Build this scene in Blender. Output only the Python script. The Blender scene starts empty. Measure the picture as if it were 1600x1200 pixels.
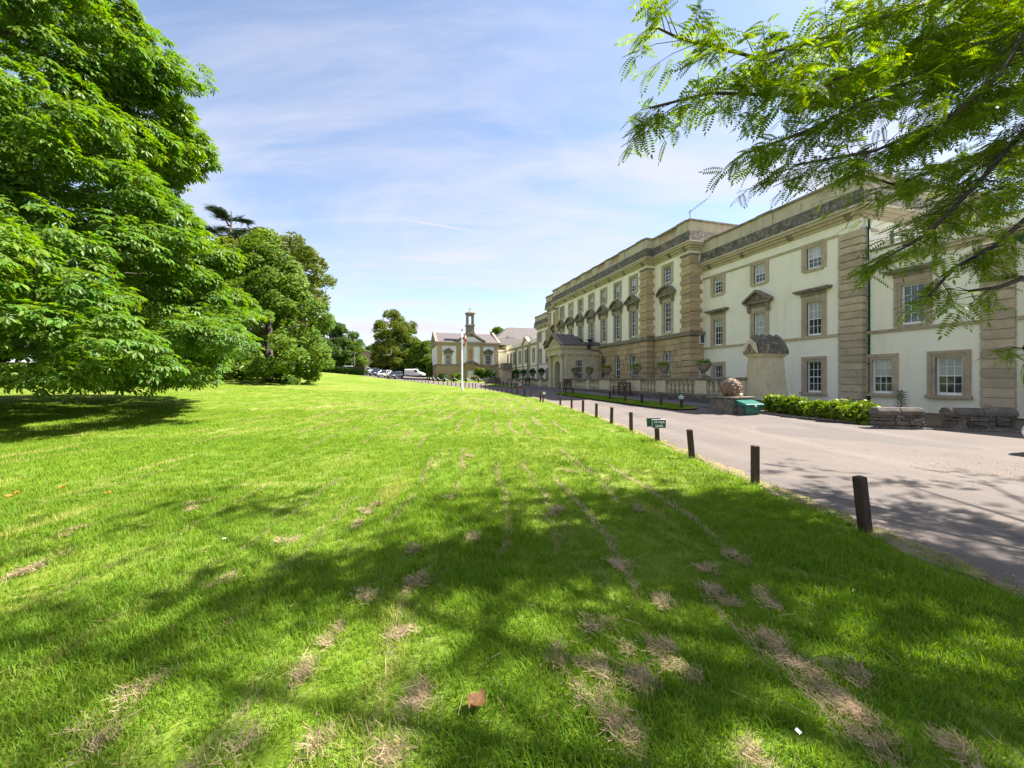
import bpy, bmesh, math, random
import numpy as np
from mathutils import Vector, Matrix

RND = random.Random(7)
NR = np.random.default_rng(7)
S = bpy.context.scene
COL = S.collection

# ------------------------------------------------------------------ camera
EYE = 1.65
cd = bpy.data.cameras.new('camera')
cam = bpy.data.objects.new('camera', cd)
COL.objects.link(cam)
cam.location = (0, 0, EYE)
cam.rotation_euler = (math.radians(90), 0, 0)
cd.sensor_fit = 'HORIZONTAL'
cd.sensor_width = 36
cd.lens = 36 * 620 / 1600
cd.shift_y = -7 / 1600
cd.clip_start = 0.05
cd.clip_end = 6000
S.camera = cam

# ------------------------------------------------------------------ sky and sun
SUN_AZ = math.radians(78)      # from +Y towards +X
SUN_EL = math.radians(52)
SUN_STRENGTH = 5.0
SKY_STRENGTH = 0.078
EXPOSURE = 1.75
world = bpy.data.worlds.new('World')
S.world = world
world.use_nodes = True
nt = world.node_tree
nt.nodes.clear()
N = nt.nodes.new
L = nt.links.new
wo = N('ShaderNodeOutputWorld')
bg = N('ShaderNodeBackground')
bg.inputs['Strength'].default_value = SKY_STRENGTH
sky = N('ShaderNodeTexSky')
sky.sky_type = 'NISHITA'
sky.sun_disc = False
sky.sun_elevation = SUN_EL
sky.sun_rotation = SUN_AZ
sky.air_density = 1.0
sky.dust_density = 0.5
sky.ozone_density = 1.2
# thin cirrus over the whole dome: noise on the cloud-layer plane, drawn out in one direction
tc = N('ShaderNodeTexCoord')
sep = N('ShaderNodeSeparateXYZ')
L(tc.outputs['Generated'], sep.inputs[0])
def wm(op, a, b=None, clamp=False):
    n = N('ShaderNodeMath'); n.operation = op; n.use_clamp = clamp
    for i, q in enumerate((a, b)):
        if q is None: continue
        if isinstance(q, (int, float)): n.inputs[i].default_value = q
        else: L(q, n.inputs[i])
    return n.outputs[0]
zz = wm('ADD', wm('MAXIMUM', sep.outputs[2], 0.0), 0.13)
px = wm('DIVIDE', sep.outputs[0], zz)
py = wm('DIVIDE', sep.outputs[1], zz)
cmb = N('ShaderNodeCombineXYZ')
L(px, cmb.inputs[0]); L(py, cmb.inputs[1])
mp = N('ShaderNodeMapping')
mp.inputs['Rotation'].default_value = (0, 0, math.radians(-32))
mp.inputs['Scale'].default_value = (0.5, 0.95, 1)
mp.inputs['Location'].default_value = (3.1, 1.7, 0)
L(cmb.outputs[0], mp.inputs[0])
n1 = N('ShaderNodeTexNoise'); n1.inputs['Scale'].default_value = 1.1; n1.inputs['Detail'].default_value = 9
n1.inputs['Roughness'].default_value = 0.58; n1.inputs['Distortion'].default_value = 0.9
L(mp.outputs[0], n1.inputs['Vector'])
mp2 = N('ShaderNodeMapping')
mp2.inputs['Rotation'].default_value = (0, 0, math.radians(24))
mp2.inputs['Scale'].default_value = (0.5, 2.0, 1)
L(cmb.outputs[0], mp2.inputs[0])
n2 = N('ShaderNodeTexNoise'); n2.inputs['Scale'].default_value = 1.3; n2.inputs['Detail'].default_value = 8
n2.inputs['Roughness'].default_value = 0.6; n2.inputs['Distortion'].default_value = 0.5
L(mp2.outputs[0], n2.inputs['Vector'])
r1 = N('ShaderNodeMapRange'); r1.inputs[1].default_value = 0.41; r1.inputs[2].default_value = 0.63
L(n1.outputs[0], r1.inputs[0])
r2 = N('ShaderNodeMapRange'); r2.inputs[1].default_value = 0.44; r2.inputs[2].default_value = 0.68
L(n2.outputs[0], r2.inputs[0])
cl = wm('ADD', wm('MULTIPLY', r1.outputs[0], 0.62), wm('MULTIPLY', r2.outputs[0], 0.40))
cl = wm('ADD', wm('MULTIPLY', cl, 0.92), 0.06)
hz_ = wm('POWER', wm('SUBTRACT', 1.0, wm('MAXIMUM', sep.outputs[2], 0.0), True), 5)
cl = wm('ADD', cl, wm('MULTIPLY', hz_, .45))
# one old contrail lying in the cloud layer
ca, cb = (-.5525, 1.805), (-.128, 1.973)
cdx, cdy = cb[0] - ca[0], cb[1] - ca[1]; cln = math.hypot(cdx, cdy); cdx /= cln; cdy /= cln
qx, qy = wm('SUBTRACT', px, ca[0]), wm('SUBTRACT', py, ca[1])
al = wm('ADD', wm('MULTIPLY', qx, cdx), wm('MULTIPLY', qy, cdy))
ac_ = wm('ADD', wm('ABSOLUTE', wm('SUBTRACT', wm('MULTIPLY', qx, -cdy), wm('MULTIPLY', qy, -cdx))), wm('MULTIPLY', wm('SUBTRACT', n2.outputs[0], .5), .03))
m1 = N('ShaderNodeMapRange'); m1.inputs[1].default_value = .016; m1.inputs[2].default_value = 0; L(ac_, m1.inputs[0])
m2 = N('ShaderNodeMapRange'); m2.inputs[1].default_value = 0; m2.inputs[2].default_value = .15; L(al, m2.inputs[0])
m3 = N('ShaderNodeMapRange'); m3.inputs[1].default_value = cln; m3.inputs[2].default_value = cln - .15; L(al, m3.inputs[0])
cl = wm('ADD', cl, wm('MULTIPLY', wm('MULTIPLY', m1.outputs[0], m2.outputs[0]), wm('MULTIPLY', m3.outputs[0], .38)), True)
mx = N('ShaderNodeMix'); mx.data_type = 'RGBA'
L(cl, mx.inputs[0])
L(sky.outputs[0], mx.inputs[6])
mx.inputs[7].default_value = (3.55, 3.5, 4.0, 1)
L(mx.outputs[2], bg.inputs['Color'])
L(bg.outputs[0], wo.inputs['Surface'])

sl = bpy.data.lights.new('sun', 'SUN')
sl.energy = SUN_STRENGTH
sl.angle = math.radians(0.53)
sl.color = (1.0, 0.955, 0.88)
so = bpy.data.objects.new('sun', sl)
COL.objects.link(so)
sv = Vector((math.sin(SUN_AZ) * math.cos(SUN_EL), math.cos(SUN_AZ) * math.cos(SUN_EL), math.sin(SUN_EL)))
so.rotation_euler = sv.to_track_quat('Z', 'Y').to_euler()
so.location = (30, 0, 60)

vs = S.view_settings
vs.view_transform = 'Standard'
vs.look = 'None'
vs.gamma = 1
vs.exposure = EXPOSURE
vs.use_curve_mapping = False
S.cycles.use_denoising = True
S.cycles.denoiser = 'OPENIMAGEDENOISE'
S.cycles.denoising_input_passes = 'RGB_ALBEDO_NORMAL'
S.cycles.denoising_prefilter = 'ACCURATE'
S.cycles.max_bounces = 7
S.cycles.diffuse_bounces = 4
S.cycles.transparent_max_bounces = 4
S.cycles.use_adaptive_sampling = True
S.cycles.adaptive_threshold = 0.008

# ------------------------------------------------------------------ helpers: place and ground
CU, SU = 0.9599, 0.2802
TH = math.atan2(SU, CU)
def wld(v, u):
    """site coordinates (v across the drive, u along the fronts) to world X, Y"""
    return (CU * v - SU * u, SU * v + CU * u)
def _sp(t, k): return k * np.logaddexp(0, t / k)
def _sm(t):
    t = np.clip(t, 0, 1); return t * t * (3 - 2 * t)
def G(X, Y):
    X = np.asarray(X, float); Y = np.asarray(Y, float)
    z = .022 * (_sp(Y - 20, 5) - _sp(Y - 130, 8))
    z = z + .08 * (_sp(-X - 18, 4) - _sp(-X - 60, 6)) * np.clip((Y - 5) / 25, 0, 1)
    v = X * CU + Y * SU; u = -X * SU + Y * CU
    return z + .2 * _sm((v - 12) / 4) * _sm((u - 11) / 5) * _sm((68 - Y) / 10)
def gz(x, y): return float(G(x, y))

class MB:
    def __init__(s): s.v = []; s.f = []
    def box(s, x0, x1, y0, y1, z0, z1):
        return s.frus(x0, x1, y0, y1, z0, x0, x1, y0, y1, z1)
    def frus(s, x0, x1, y0, y1, z0, X0, X1, Y0, Y1, z1):
        b = len(s.v)
        s.v += [(x0, y0, z0), (x1, y0, z0), (x1, y1, z0), (x0, y1, z0), (X0, Y0, z1), (X1, Y0, z1), (X1, Y1, z1), (X0, Y1, z1)]
        s.f += [tuple(b + i for i in q) for q in ((3, 2, 1, 0), (4, 5, 6, 7), (0, 1, 5, 4), (1, 2, 6, 5), (2, 3, 7, 6), (3, 0, 4, 7))]
        return s
    def quad(s, *p):
        b = len(s.v); s.v += list(p); s.f.append(tuple(range(b, b + len(p)))); return s
    def prism(s, prof, a0, a1, axis='x'):
        """profile points in the plane across the axis, run from a0 to a1"""
        b = len(s.v); n = len(prof)
        for a in (a0, a1):
            for p, q in prof:
                s.v.append((a, p, q) if axis == 'x' else (p, a, q) if axis == 'y' else (p, q, a))
        for i in range(n):
            j = (i + 1) % n
            s.f.append((b + i, b + j, b + n + j, b + n + i))
        s.f.append(tuple(b + i for i in range(n - 1, -1, -1))); s.f.append(tuple(b + n + i for i in range(n)))
        return s
    def lathe(s, prof, n=12, c=(0, 0, 0)):
        b = len(s.v); m = len(prof)
        for r, z in prof:
            for k in range(n):
                a = 2 * math.pi * k / n
                s.v.append((c[0] + r * math.cos(a), c[1] + r * math.sin(a), c[2] + z))
        for i in range(m - 1):
            for k in range(n):
                j = (k + 1) % n
                s.f.append((b + i * n + k, b + i * n + j, b + (i + 1) * n + j, b + (i + 1) * n + k))
        s.f.append(tuple(b + k for k in range(n - 1, -1, -1))); s.f.append(tuple(b + (m - 1) * n + k for k in range(n)))
        return s
    def tube(s, pts, rad, n=7):
        b = len(s.v); pts = [Vector(p) for p in pts]; m = len(pts)
        if isinstance(rad, (int, float)): rad = [rad] * m
        for i, p in enumerate(pts):
            d = (pts[min(i + 1, m - 1)] - pts[max(i - 1, 0)]).normalized()
            e = d.cross(Vector((0, 0, 1)))
            if e.length < 1e-3: e = d.cross(Vector((1, 0, 0)))
            e.normalize(); w = d.cross(e)
            for k in range(n):
                a = 2 * math.pi * k / n
                s.v.append(tuple(p + (e * math.cos(a) + w * math.sin(a)) * rad[i]))
        for i in range(m - 1):
            for k in range(n):
                j = (k + 1) % n
                s.f.append((b + i * n + k, b + i * n + j, b + (i + 1) * n + j, b + (i + 1) * n + k))
        s.f.append(tuple(b + k for k in range(n - 1, -1, -1))); s.f.append(tuple(b + (m - 1) * n + k for k in range(n)))
        return s
    def mesh(s, name, m, smooth=False, bevel=0.0):
        me = bpy.data.meshes.new(name)
        me.from_pydata([tuple(p) for p in s.v], [], s.f)
        if bevel:
            bm = bmesh.new(); bm.from_mesh(me)
            bmesh.ops.recalc_face_normals(bm, faces=bm.faces)
            bmesh.ops.bevel(bm, geom=bm.edges[:], offset=bevel, segments=1, affect='EDGES')
            bm.to_mesh(me); bm.free()
        me.materials.append(m)
        if smooth: me.polygons.foreach_set('use_smooth', [True] * len(me.polygons))
        me.update()
        return me

def ob(name, me, parent=None, loc=(0, 0, 0), rot=(0, 0, 0), scale=None, **kw):
    o = bpy.data.objects.new(name, me)
    COL.objects.link(o)
    o.location = loc; o.rotation_euler = rot
    if scale is not None: o.scale = scale
    if parent is not None: o.parent = parent
    for k, q in kw.items(): o[k] = q
    return o
def tag(o, label, cat, group=None):
    o['label'] = label; o['category'] = cat
    if group: o['group'] = group
    return o
def thing(name, label, cat, loc, rz=0, group=None):
    return tag(ob(name, None, None, loc, (0, 0, rz)), label, cat, group)
def site(name, label, cat, v, u, z=0, rz=0, group=None):
    x, y = wld(v, u)
    return thing(name, label, cat, (x, y, z), TH + rz, group)
def copy_tree(o, parent=None):
    c = o.copy(); COL.objects.link(c); c.parent = parent
    for ch in o.children: copy_tree(ch, c)
    return c

# ------------------------------------------------------------------ materials
MATS = {}
def mat(name, c1, c2=None, scale=2.0, rough=.8, bump=0., bscale=40., rnd=0., c3=None, s3=8., t3=(.55, .7), spec=.3, coat=0., metal=0., detail=6, stretch=None, trans=None, island=0.):
    m = bpy.data.materials.new(name); m.use_nodes = True
    t = m.node_tree; n = t.nodes; l = t.links
    b = n['Principled BSDF']
    b.inputs['Roughness'].default_value = rough
    b.inputs['Specular IOR Level'].default_value = spec
    b.inputs['Metallic'].default_value = metal
    if coat: b.inputs['Coat Weight'].default_value = coat; b.inputs['Coat Roughness'].default_value = .03
    ge = n.new('ShaderNodeNewGeometry')
    vec = ge.outputs['Position']
    if stretch:
        mp = n.new('ShaderNodeMapping'); mp.inputs['Scale'].default_value = stretch
        l.new(vec, mp.inputs[0]); vec = mp.outputs[0]
    def noise(s, d=detail):
        q = n.new('ShaderNodeTexNoise'); q.inputs['Scale'].default_value = s; q.inputs['Detail'].default_value = d
        q.inputs['Roughness'].default_value = .6
        l.new(vec, q.inputs['Vector']); return q.outputs[0]
    def mix(f, a, c):
        q = n.new('ShaderNodeMix'); q.data_type = 'RGBA'
        l.new(f, q.inputs[0])
        for i, w in ((6, a), (7, c)):
            if isinstance(w, tuple): q.inputs[i].default_value = (*w, 1)
            else: l.new(w, q.inputs[i])
        return q.outputs[2]
    def ramp(f, a, c):
        q = n.new('ShaderNodeMapRange'); q.inputs[1].default_value = a; q.inputs[2].default_value = c
        l.new(f, q.inputs[0]); return q.outputs[0]
    col = None
    if c2 is not None: col = mix(ramp(noise(scale), .35, .65), c1, c2)
    if c3 is not None: col = mix(ramp(noise(s3), *t3), col if col is not None else c1, c3)
    if rnd or island:
        src = ge.outputs['Random Per Island'] if island else n.new('ShaderNodeObjectInfo').outputs['Random']
        k = island or rnd
        hs = n.new('ShaderNodeHueSaturation')
        l.new(ramp(src, 0, 1), hs.inputs['Value'])
        mr = hs.inputs['Value'].links[0].from_node
        mr.inputs[3].default_value = 1 - k; mr.inputs[4].default_value = 1 + k
        if island:
            m2 = n.new('ShaderNodeMath'); m2.operation = 'MULTIPLY_ADD'; m2.inputs[1].default_value = .05; m2.inputs[2].default_value = .475
            fr = n.new('ShaderNodeMath'); fr.operation = 'FRACT'; ml = n.new('ShaderNodeMath'); ml.operation = 'MULTIPLY'; ml.inputs[1].default_value = 7.31
            l.new(src, ml.inputs[0]); l.new(ml.outputs[0], fr.inputs[0]); l.new(fr.outputs[0], m2.inputs[0]); l.new(m2.outputs[0], hs.inputs['Hue'])
        if col is not None: l.new(col, hs.inputs['Color'])
        else: hs.inputs['Color'].default_value = (*c1, 1)
        col = hs.outputs[0]
    if col is not None: l.new(col, b.inputs['Base Color'])
    else: b.inputs['Base Color'].default_value = (*c1, 1)
    if bump:
        bp = n.new('ShaderNodeBump'); bp.inputs['Strength'].default_value = bump; bp.inputs['Distance'].default_value = .02
        l.new(noise(bscale, 4), bp.inputs['Height']); l.new(bp.outputs[0], b.inputs['Normal'])
    if trans:
        tr = n.new('ShaderNodeBsdfTranslucent')
        hs = n.new('ShaderNodeHueSaturation'); hs.inputs['Hue'].default_value = .487; hs.inputs['Saturation'].default_value = 1.15; hs.inputs['Value'].default_value = 1.8
        if col is not None: l.new(col, hs.inputs['Color'])
        else: hs.inputs['Color'].default_value = (*c1, 1)
        l.new(hs.outputs[0], tr.inputs['Color'])
        ms = n.new('ShaderNodeMixShader'); ms.inputs[0].default_value = trans
        l.new(b.outputs[0], ms.inputs[1]); l.new(tr.outputs[0], ms.inputs[2])
        l.new(ms.outputs[0], n['Material Output'].inputs['Surface'])
    MATS[name] = m
    return m

M_CREAM = mat('cream_render', (.91, .85, .69), (.88, .815, .645), .7, .85, .03, 90, c3=(.70, .635, .47), s3=1.1, t3=(.52, .85), spec=.2, stretch=(1, 1, .22))
M_WHITE = mat('white_render', (.88, .88, .84), (.82, .81, .76), .8, .85, .03, 60, spec=.2)
M_STONE = mat('bath_stone', (.50, .40, .28), (.43, .34, .235), 2.5, .85, .25, 30, c3=(.28, .23, .165), s3=3, t3=(.5, .8), spec=.2, rnd=.15)
M_ASH = mat('ashlar_stone', (.52, .375, .215), (.43, .31, .18), 1.8, .87, .35, 26, c3=(.29, .22, .15), s3=7, t3=(.5, .8), spec=.2, rnd=.17)
M_PAR = mat('parapet_stone', (.58, .49, .35), (.48, .405, .29), 1.6, .87, .3, 24, c3=(.22, .19, .15), s3=2.2, t3=(.55, .8), spec=.2, stretch=(1, 1, .45))
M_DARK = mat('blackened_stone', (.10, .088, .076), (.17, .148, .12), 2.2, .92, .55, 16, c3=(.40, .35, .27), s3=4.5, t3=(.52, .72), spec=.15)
M_WEATH = mat('weathered_stone', (.32, .27, .20), (.22, .19, .15), 3.5, .9, .4, 18, c3=(.115, .10, .085), s3=3, t3=(.45, .7), spec=.2)
M_PALE = mat('pale_balustrade_stone', (.62, .53, .38), (.52, .44, .31), 2, .88, .3, 25, c3=(.27, .23, .18), s3=5, t3=(.55, .8), spec=.2)
M_RUB = mat('rubble_stone', (.17, .145, .12), (.10, .088, .078), 4, .92, .7, 12, c3=(.36, .32, .27), s3=10, t3=(.58, .72), spec=.15, rnd=.25)
M_PAINT = mat('white_paint', (.82, .82, .80), (.74, .74, .72), 6, .5)
M_GLASS = mat('window_glass', (.02, .022, .026), (.07, .075, .08), 2.2, .06, spec=.6, coat=.35, rnd=.5)
M_BLIND = mat('glass_over_blind', (.46, .46, .43), (.38, .38, .36), 2, .25, spec=.6, coat=.7, rnd=.12)
M_VOID = mat('dark_room', (.02, .02, .02))
M_GREEN = mat('green_painted_iron', (.008, .055, .042), (.012, .075, .055), 8, .6, spec=.25)
M_SLATE = mat('slate_roof', (.13, .105, .10), (.09, .078, .078), 3, .75, .4, 9, c3=(.19, .15, .13), s3=4, t3=(.5, .75))
M_LEAD = mat('grey_lead', (.22, .225, .23), (.15, .155, .16), 3, .6)
M_POST = mat('dark_stained_timber', (.05, .033, .024), (.085, .055, .038), 6, .8, .5, 30, rnd=.25, stretch=(3, 3, .6))
M_IRON = mat('black_iron', (.02, .02, .022), (.035, .033, .033), 5, .5, spec=.4)
M_BARK = mat('bark', (.10, .08, .06), (.055, .045, .035), 5, .9, .8, 14, stretch=(2, 2, .5))
M_TWIG = mat('twig_bark', (.075, .055, .042), (.045, .035, .028), 8, .85)
M_SOIL = mat('soil_and_leaf_litter', (.16, .115, .07), (.085, .06, .04), 6, .95, .8, 25, c3=(.36, .28, .15), s3=22, t3=(.55, .68))
M_HAY = mat('dry_grass', (.44, .325, .185), (.30, .215, .12), 9, .9, island=.35)
M_BROWN = mat('dead_leaf', (.23, .12, .045), (.10, .05, .02), 45, .75, trans=.15)
M_ORANGE = mat('orange_leaf', (.50, .20, .04), (.34, .14, .03), 20, .75, trans=.2)
M_BIN = mat('green_plastic', (.012, .11, .085), (.02, .15, .115), 5, .35, spec=.5)
M_SIGN = mat('green_sign_paint', (.008, .07, .045), None, rough=.4, spec=.5)
M_LETTER = mat('white_lettering', (.8, .82, .78), None, rough=.5)
M_FLOWER = mat('pale_flowers', (.42, .5, .16), (.55, .56, .25), 8, .7)

def leafmat(name, c1, c2, trans=.35, rough=.6, k=.28, sc=.5, spec=.15):
    return mat(name, c1, c2, sc, rough, island=k, trans=trans, spec=spec)
M_CHEST = leafmat('chestnut_leaf', (.08, .16, .026), (.118, .20, .024), .4, .42, .3, .35, .28)
M_LOCUST = leafmat('locust_leaf', (.105, .18, .018), (.14, .21, .022), .48, .55, .3, .8)
M_LIME = leafmat('lime_leaf', (.10, .175, .024), (.142, .215, .033), .38, .6, .35, .25)
M_OAK = leafmat('oak_leaf', (.05, .10, .02), (.078, .135, .024), .3, .6, .35, .2)
M_OLIVE = leafmat('yellowish_leaf', (.145, .175, .03), (.105, .145, .024), .33, .6, .35, .25)
M_CEDAR = leafmat('cedar_needles', (.035, .062, .028), (.05, .08, .035), .1, .7, .3)
M_HYD = leafmat('hydrangea_leaf', (.115, .185, .02), (.165, .235, .03), .3, .55, .35, 1.5)
M_HEDGE = leafmat('hedge_leaf', (.028, .07, .014), (.05, .105, .018), .25, .5, .35, .6)
M_POTPL = leafmat('pot_plant_leaf', (.11, .2, .03), (.16, .25, .05), .3, .5, .35, 2)
M_BLADE = mat('grass_blade', (.098, .17, .012), (.138, .212, .018), .9, .6, island=.45, trans=.37, spec=.15, c3=(.34, .30, .10), s3=1.3, t3=(.57, .76), stretch=(1, .22, 1))

def lawn_material():
    m = mat('lawn', (.108, .18, .011), (.145, .215, .018), .5, .85, .0)
    t = m.node_tree; n = t.nodes; l = t.links; b = n['Principled BSDF']
    b.inputs['Specular IOR Level'].default_value = .1
    ge = n.new('ShaderNodeNewGeometry')
    base = b.inputs['Base Color'].links[0].from_socket
    def noise(scale, st=None, d=5, rough=.6):
        v = ge.outputs['Position']
        if st:
            mp = n.new('ShaderNodeMapping'); mp.inputs['Scale'].default_value = st
            l.new(v, mp.inputs[0]); v = mp.outputs[0]
        q = n.new('ShaderNodeTexNoise'); q.inputs['Scale'].default_value = scale; q.inputs['Detail'].default_value = d
        q.inputs['Roughness'].default_value = rough
        l.new(v, q.inputs['Vector']); return q.outputs[0]
    def rg(f, a, c, o0=0., o1=1.):
        q = n.new('ShaderNodeMapRange'); q.inputs[1].default_value = a; q.inputs[2].default_value = c
        q.inputs[3].default_value = o0; q.inputs[4].default_value = o1
        l.new(f, q.inputs[0]); return q.outputs[0]
    def mix(f, a, c):
        q = n.new('ShaderNodeMix'); q.data_type = 'RGBA'; l.new(f, q.inputs[0]); l.new(a, q.inputs[6])
        q.inputs[7].default_value = (*c, 1); return q.outputs[2]
    col = mix(rg(noise(.16, None, 4), .42, .72, 0, .8), base, (.25, .245, .055))
    col = mix(rg(noise(5., (1, .35, 1), 6), .42, .7, 0, .7), col, (.09, .145, .012))
    # rows of dry cuttings left by the mower
    col = mix(rg(noise(1.5, (1.0, .14, 1), 6, .7), .56, .72, 0, .8), col, (.36, .31, .14))
    col = mix(rg(noise(.9, (.12, 1.2, 1), 6, .7), .58, .76, 0, .55), col, (.33, .30, .13))
    l.new(col, b.inputs['Base Color'])
    bp = n.new('ShaderNodeBump'); bp.inputs['Strength'].default_value = .9; bp.inputs['Distance'].default_value = .06
    l.new(noise(14, None, 5), bp.inputs['Height']); l.new(bp.outputs[0], b.inputs['Normal'])
    return m
M_LAWN = lawn_material()

def road_material():
    m = mat('worn_tarmac', (.175, .142, .122), (.135, .112, .099), .3, .92, .35, 90, c3=(.105, .092, .085), s3=55, t3=(.46, .72), spec=.2)
    t = m.node_tree; n = t.nodes; l = t.links; b = n['Principled BSDF']
    base = b.inputs['Base Color'].links[0].from_socket; ge = n.new('ShaderNodeNewGeometry')
    for sc_, lo_, hi_, st_, c_, k_ in ((.22, .57, .585, (1, .6, 1), (.115, .10, .093), .7), (.5, .5, .75, (2.2, .10, 1), (.20, .17, .152), .6), (2.6, .62, .72, (1, 1, 1), (.085, .075, .07), .5)):
        mp_ = n.new('ShaderNodeMapping'); mp_.inputs['Scale'].default_value = st_; l.new(ge.outputs['Position'], mp_.inputs[0])
        no = n.new('ShaderNodeTexNoise'); no.inputs['Scale'].default_value = sc_; no.inputs['Detail'].default_value = 3; l.new(mp_.outputs[0], no.inputs['Vector'])
        mr = n.new('ShaderNodeMapRange'); mr.inputs[1].default_value = lo_; mr.inputs[2].default_value = hi_; mr.inputs[4].default_value = k_; l.new(no.outputs[0], mr.inputs[0])
        q = n.new('ShaderNodeMix'); q.data_type = 'RGBA'; l.new(mr.outputs[0], q.inputs[0]); l.new(base, q.inputs[6]); q.inputs[7].default_value = (*c_, 1); base = q.outputs[2]
    l.new(base, b.inputs['Base Color'])
    return m
M_ROAD = road_material()
M_PAVE = mat('path_tarmac', (.17, .15, .145), (.13, .118, .115), 1.2, .92, .3, 80, spec=.2)

# ------------------------------------------------------------------ ground, drive
def grid_mesh(name, P, nu, nv, m):
    me = bpy.data.meshes.new(name)
    f = []
    for i in range(nu - 1):
        for j in range(nv - 1):
            a = i * nv + j; f.append((a, a + nv, a + nv + 1, a + 1))
    me.from_pydata([tuple(p) for p in P], [], f)
    me.materials.append(m)
    me.polygons.foreach_set('use_smooth', [True] * len(me.polygons)); me.update()
    return me
xs = np.concatenate([np.array([-2500, -1200, -600, -300]), np.arange(-180, -40, 6), np.arange(-40, 40, 1.0), np.arange(40, 180, 8), np.array([300, 700, 1500, 2500])])
ys = np.concatenate([np.array([-600, -200, -80]), np.arange(-30, 60, 1.0), np.arange(60, 150, 3), np.arange(150, 300, 20), np.array([350, 500, 900, 1800, 3500])])
XX, YY = np.meshgrid(xs, ys, indexing='ij')
ZZ = G(XX, YY)
lawn = ob('lawn', grid_mesh('lawn', np.stack([XX, YY, ZZ], -1).reshape(-1, 3), len(xs), len(ys), M_LAWN), kind='structure')

EDGE = np.array([(3.9, -40), (3.9, 4), (3.9, 10.5), (3.88, 12.5), (3.78, 14.6), (3.66, 16.6), (3.5, 19), (3.25, 21), (2.95, 23.65), (2.45, 26.4), (2.0, 28.8), (1.55, 31), (1.1, 33), (.55, 34.5), (-.42, 37.3), (-1.4, 39.6), (-2.3, 42.2), (-3.45, 45.2), (-4.6, 47.5), (-5.8, 49.4), (-7.3, 52.2), (-9, 55.7), (-10.9, 59.1), (-13.1, 62.6), (-14.8, 65.7), (-16.9, 68.9), (-19.4, 71.9), (-24, 76), (-31, 82), (-40, 94), (-52, 110)])
def edge_x(y): return np.interp(y, EDGE[:, 1], EDGE[:, 0])
PAIRS = np.array([(3.9, -40, 30, -40), (3.9, 4, 18.2, 4), (3.9, 10.5, 16.6, 10.5), (3.5, 19, 13.7, 19), (2.45, 26.4, 11.6, 26.4), (1.1, 33, 9.6, 33), (-2.3, 42.2, 7, 42.2), (-7.3, 52.2, 4, 52.2), (-10.9, 59.1, 1.2, 60.5), (-13.9, 64.2, -2.6, 66.5), (-16.9, 68.9, -10.5, 69.8), (-19.4, 71.9, -14.6, 75.4), (-24, 76, -16.5, 81), (-31, 82, -19.5, 91), (-40, 94, -22, 108), (-52, 110, -30, 126)])
# drive: both edges sampled finely, the lawn edge exactly on EDGE
tt = np.arange(len(PAIRS))
fine = np.linspace(0, len(PAIRS) - 1, 160)
def sm_interp(col):
    a = np.interp(fine, tt, col)
    k = np.ones(5) / 5
    b = np.convolve(np.pad(a, 2, mode='edge'), k, 'valid'); b[0] = a[0]; b[-1] = a[-1]; return b
ly = np.interp(fine, tt, PAIRS[:, 1]); lx = edge_x(ly)
rx, ry = sm_interp(PAIRS[:, 2]), sm_interp(PAIRS[:, 3])
w = np.linspace(0, 1, 14)
PX = lx[:, None] * (1 - w) + rx[:, None] * w
PY = ly[:, None] * (1 - w) + ry[:, None] * w
wob = np.sin(PY * 2.1) * .05 + np.sin(PY * 5.3 + 1) * .03
PX[:, 0] += wob[:, 0]
PZ = G(PX, PY) + .014
drive = ob('drive_road', grid_mesh('drive_road', np.stack([PX, PY, PZ], -1).reshape(-1, 3), 160, 14, M_ROAD), kind='structure')
# strip of soil and litter where the lawn meets the drive
sy = np.arange(-6, 50, .25); sx = edge_x(sy)
off = np.array([-.12, .02, .12])
SXX = sx[:, None] + off[None, :] * (1 + .5 * np.sin(sy * 3.7) + .4 * np.sin(sy * 9.1))[:, None]
SYY = np.repeat(sy[:, None], 3, 1)
SZ = G(SXX, SYY) + np.array([.006, .022, .018])[None, :]
M_EDGE = mat('dry_edge_soil', (.27, .21, .115), (.17, .125, .075), 7, .95, .6, 30, c3=(.14, .19, .04), s3=9, t3=(.5, .62))
ob('soil_strip', grid_mesh('soil_strip', np.stack([SXX, SYY, SZ], -1).reshape(-1, 3), len(sy), 3, M_EDGE), kind='structure')

def sheet(name, pts_vu, m, dz, sub=24, kind='structure', across=4):
    """a draped strip between two site polylines: list of (v0,u0,v1,u1)"""
    a = np.array(pts_vu, float); t = np.linspace(0, len(a) - 1, sub)
    c = [np.interp(t, np.arange(len(a)), a[:, k]) for k in range(4)]
    w = np.linspace(0, 1, across)
    V = c[0][:, None] * (1 - w) + c[2][:, None] * w; U = c[1][:, None] * (1 - w) + c[3][:, None] * w
    X = CU * V - SU * U; Y = SU * V + CU * U
    Z = G(X, Y) + dz
    return ob(name, grid_mesh(name, np.stack([X, Y, Z], -1).reshape(-1, 3), sub, across, m), kind=kind)
sheet('path', [(14.75, 15.9, 17.2, 15.9), (14.75, 36.8, 17.2, 36.8), (14.75, 60, 17.2, 60)], M_PAVE, .045, 50)
VERGE = sheet('grass_verge', [(13.75, 16.0, 13.95, 16.0), (13.2, 16.6, 14.4, 16.3), (13.1, 18, 14.6, 18), (13.1, 30.5, 14.6, 30.5), (13.3, 32.2, 14.3, 32.2)], M_LAWN, .085, 40)
sheet('grass_verge', [(13.1, 44.6, 14.5, 44.6), (13.0, 50, 14.5, 50), (12.5, 58, 14.2, 58)], M_LAWN, .09, 20)
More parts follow.
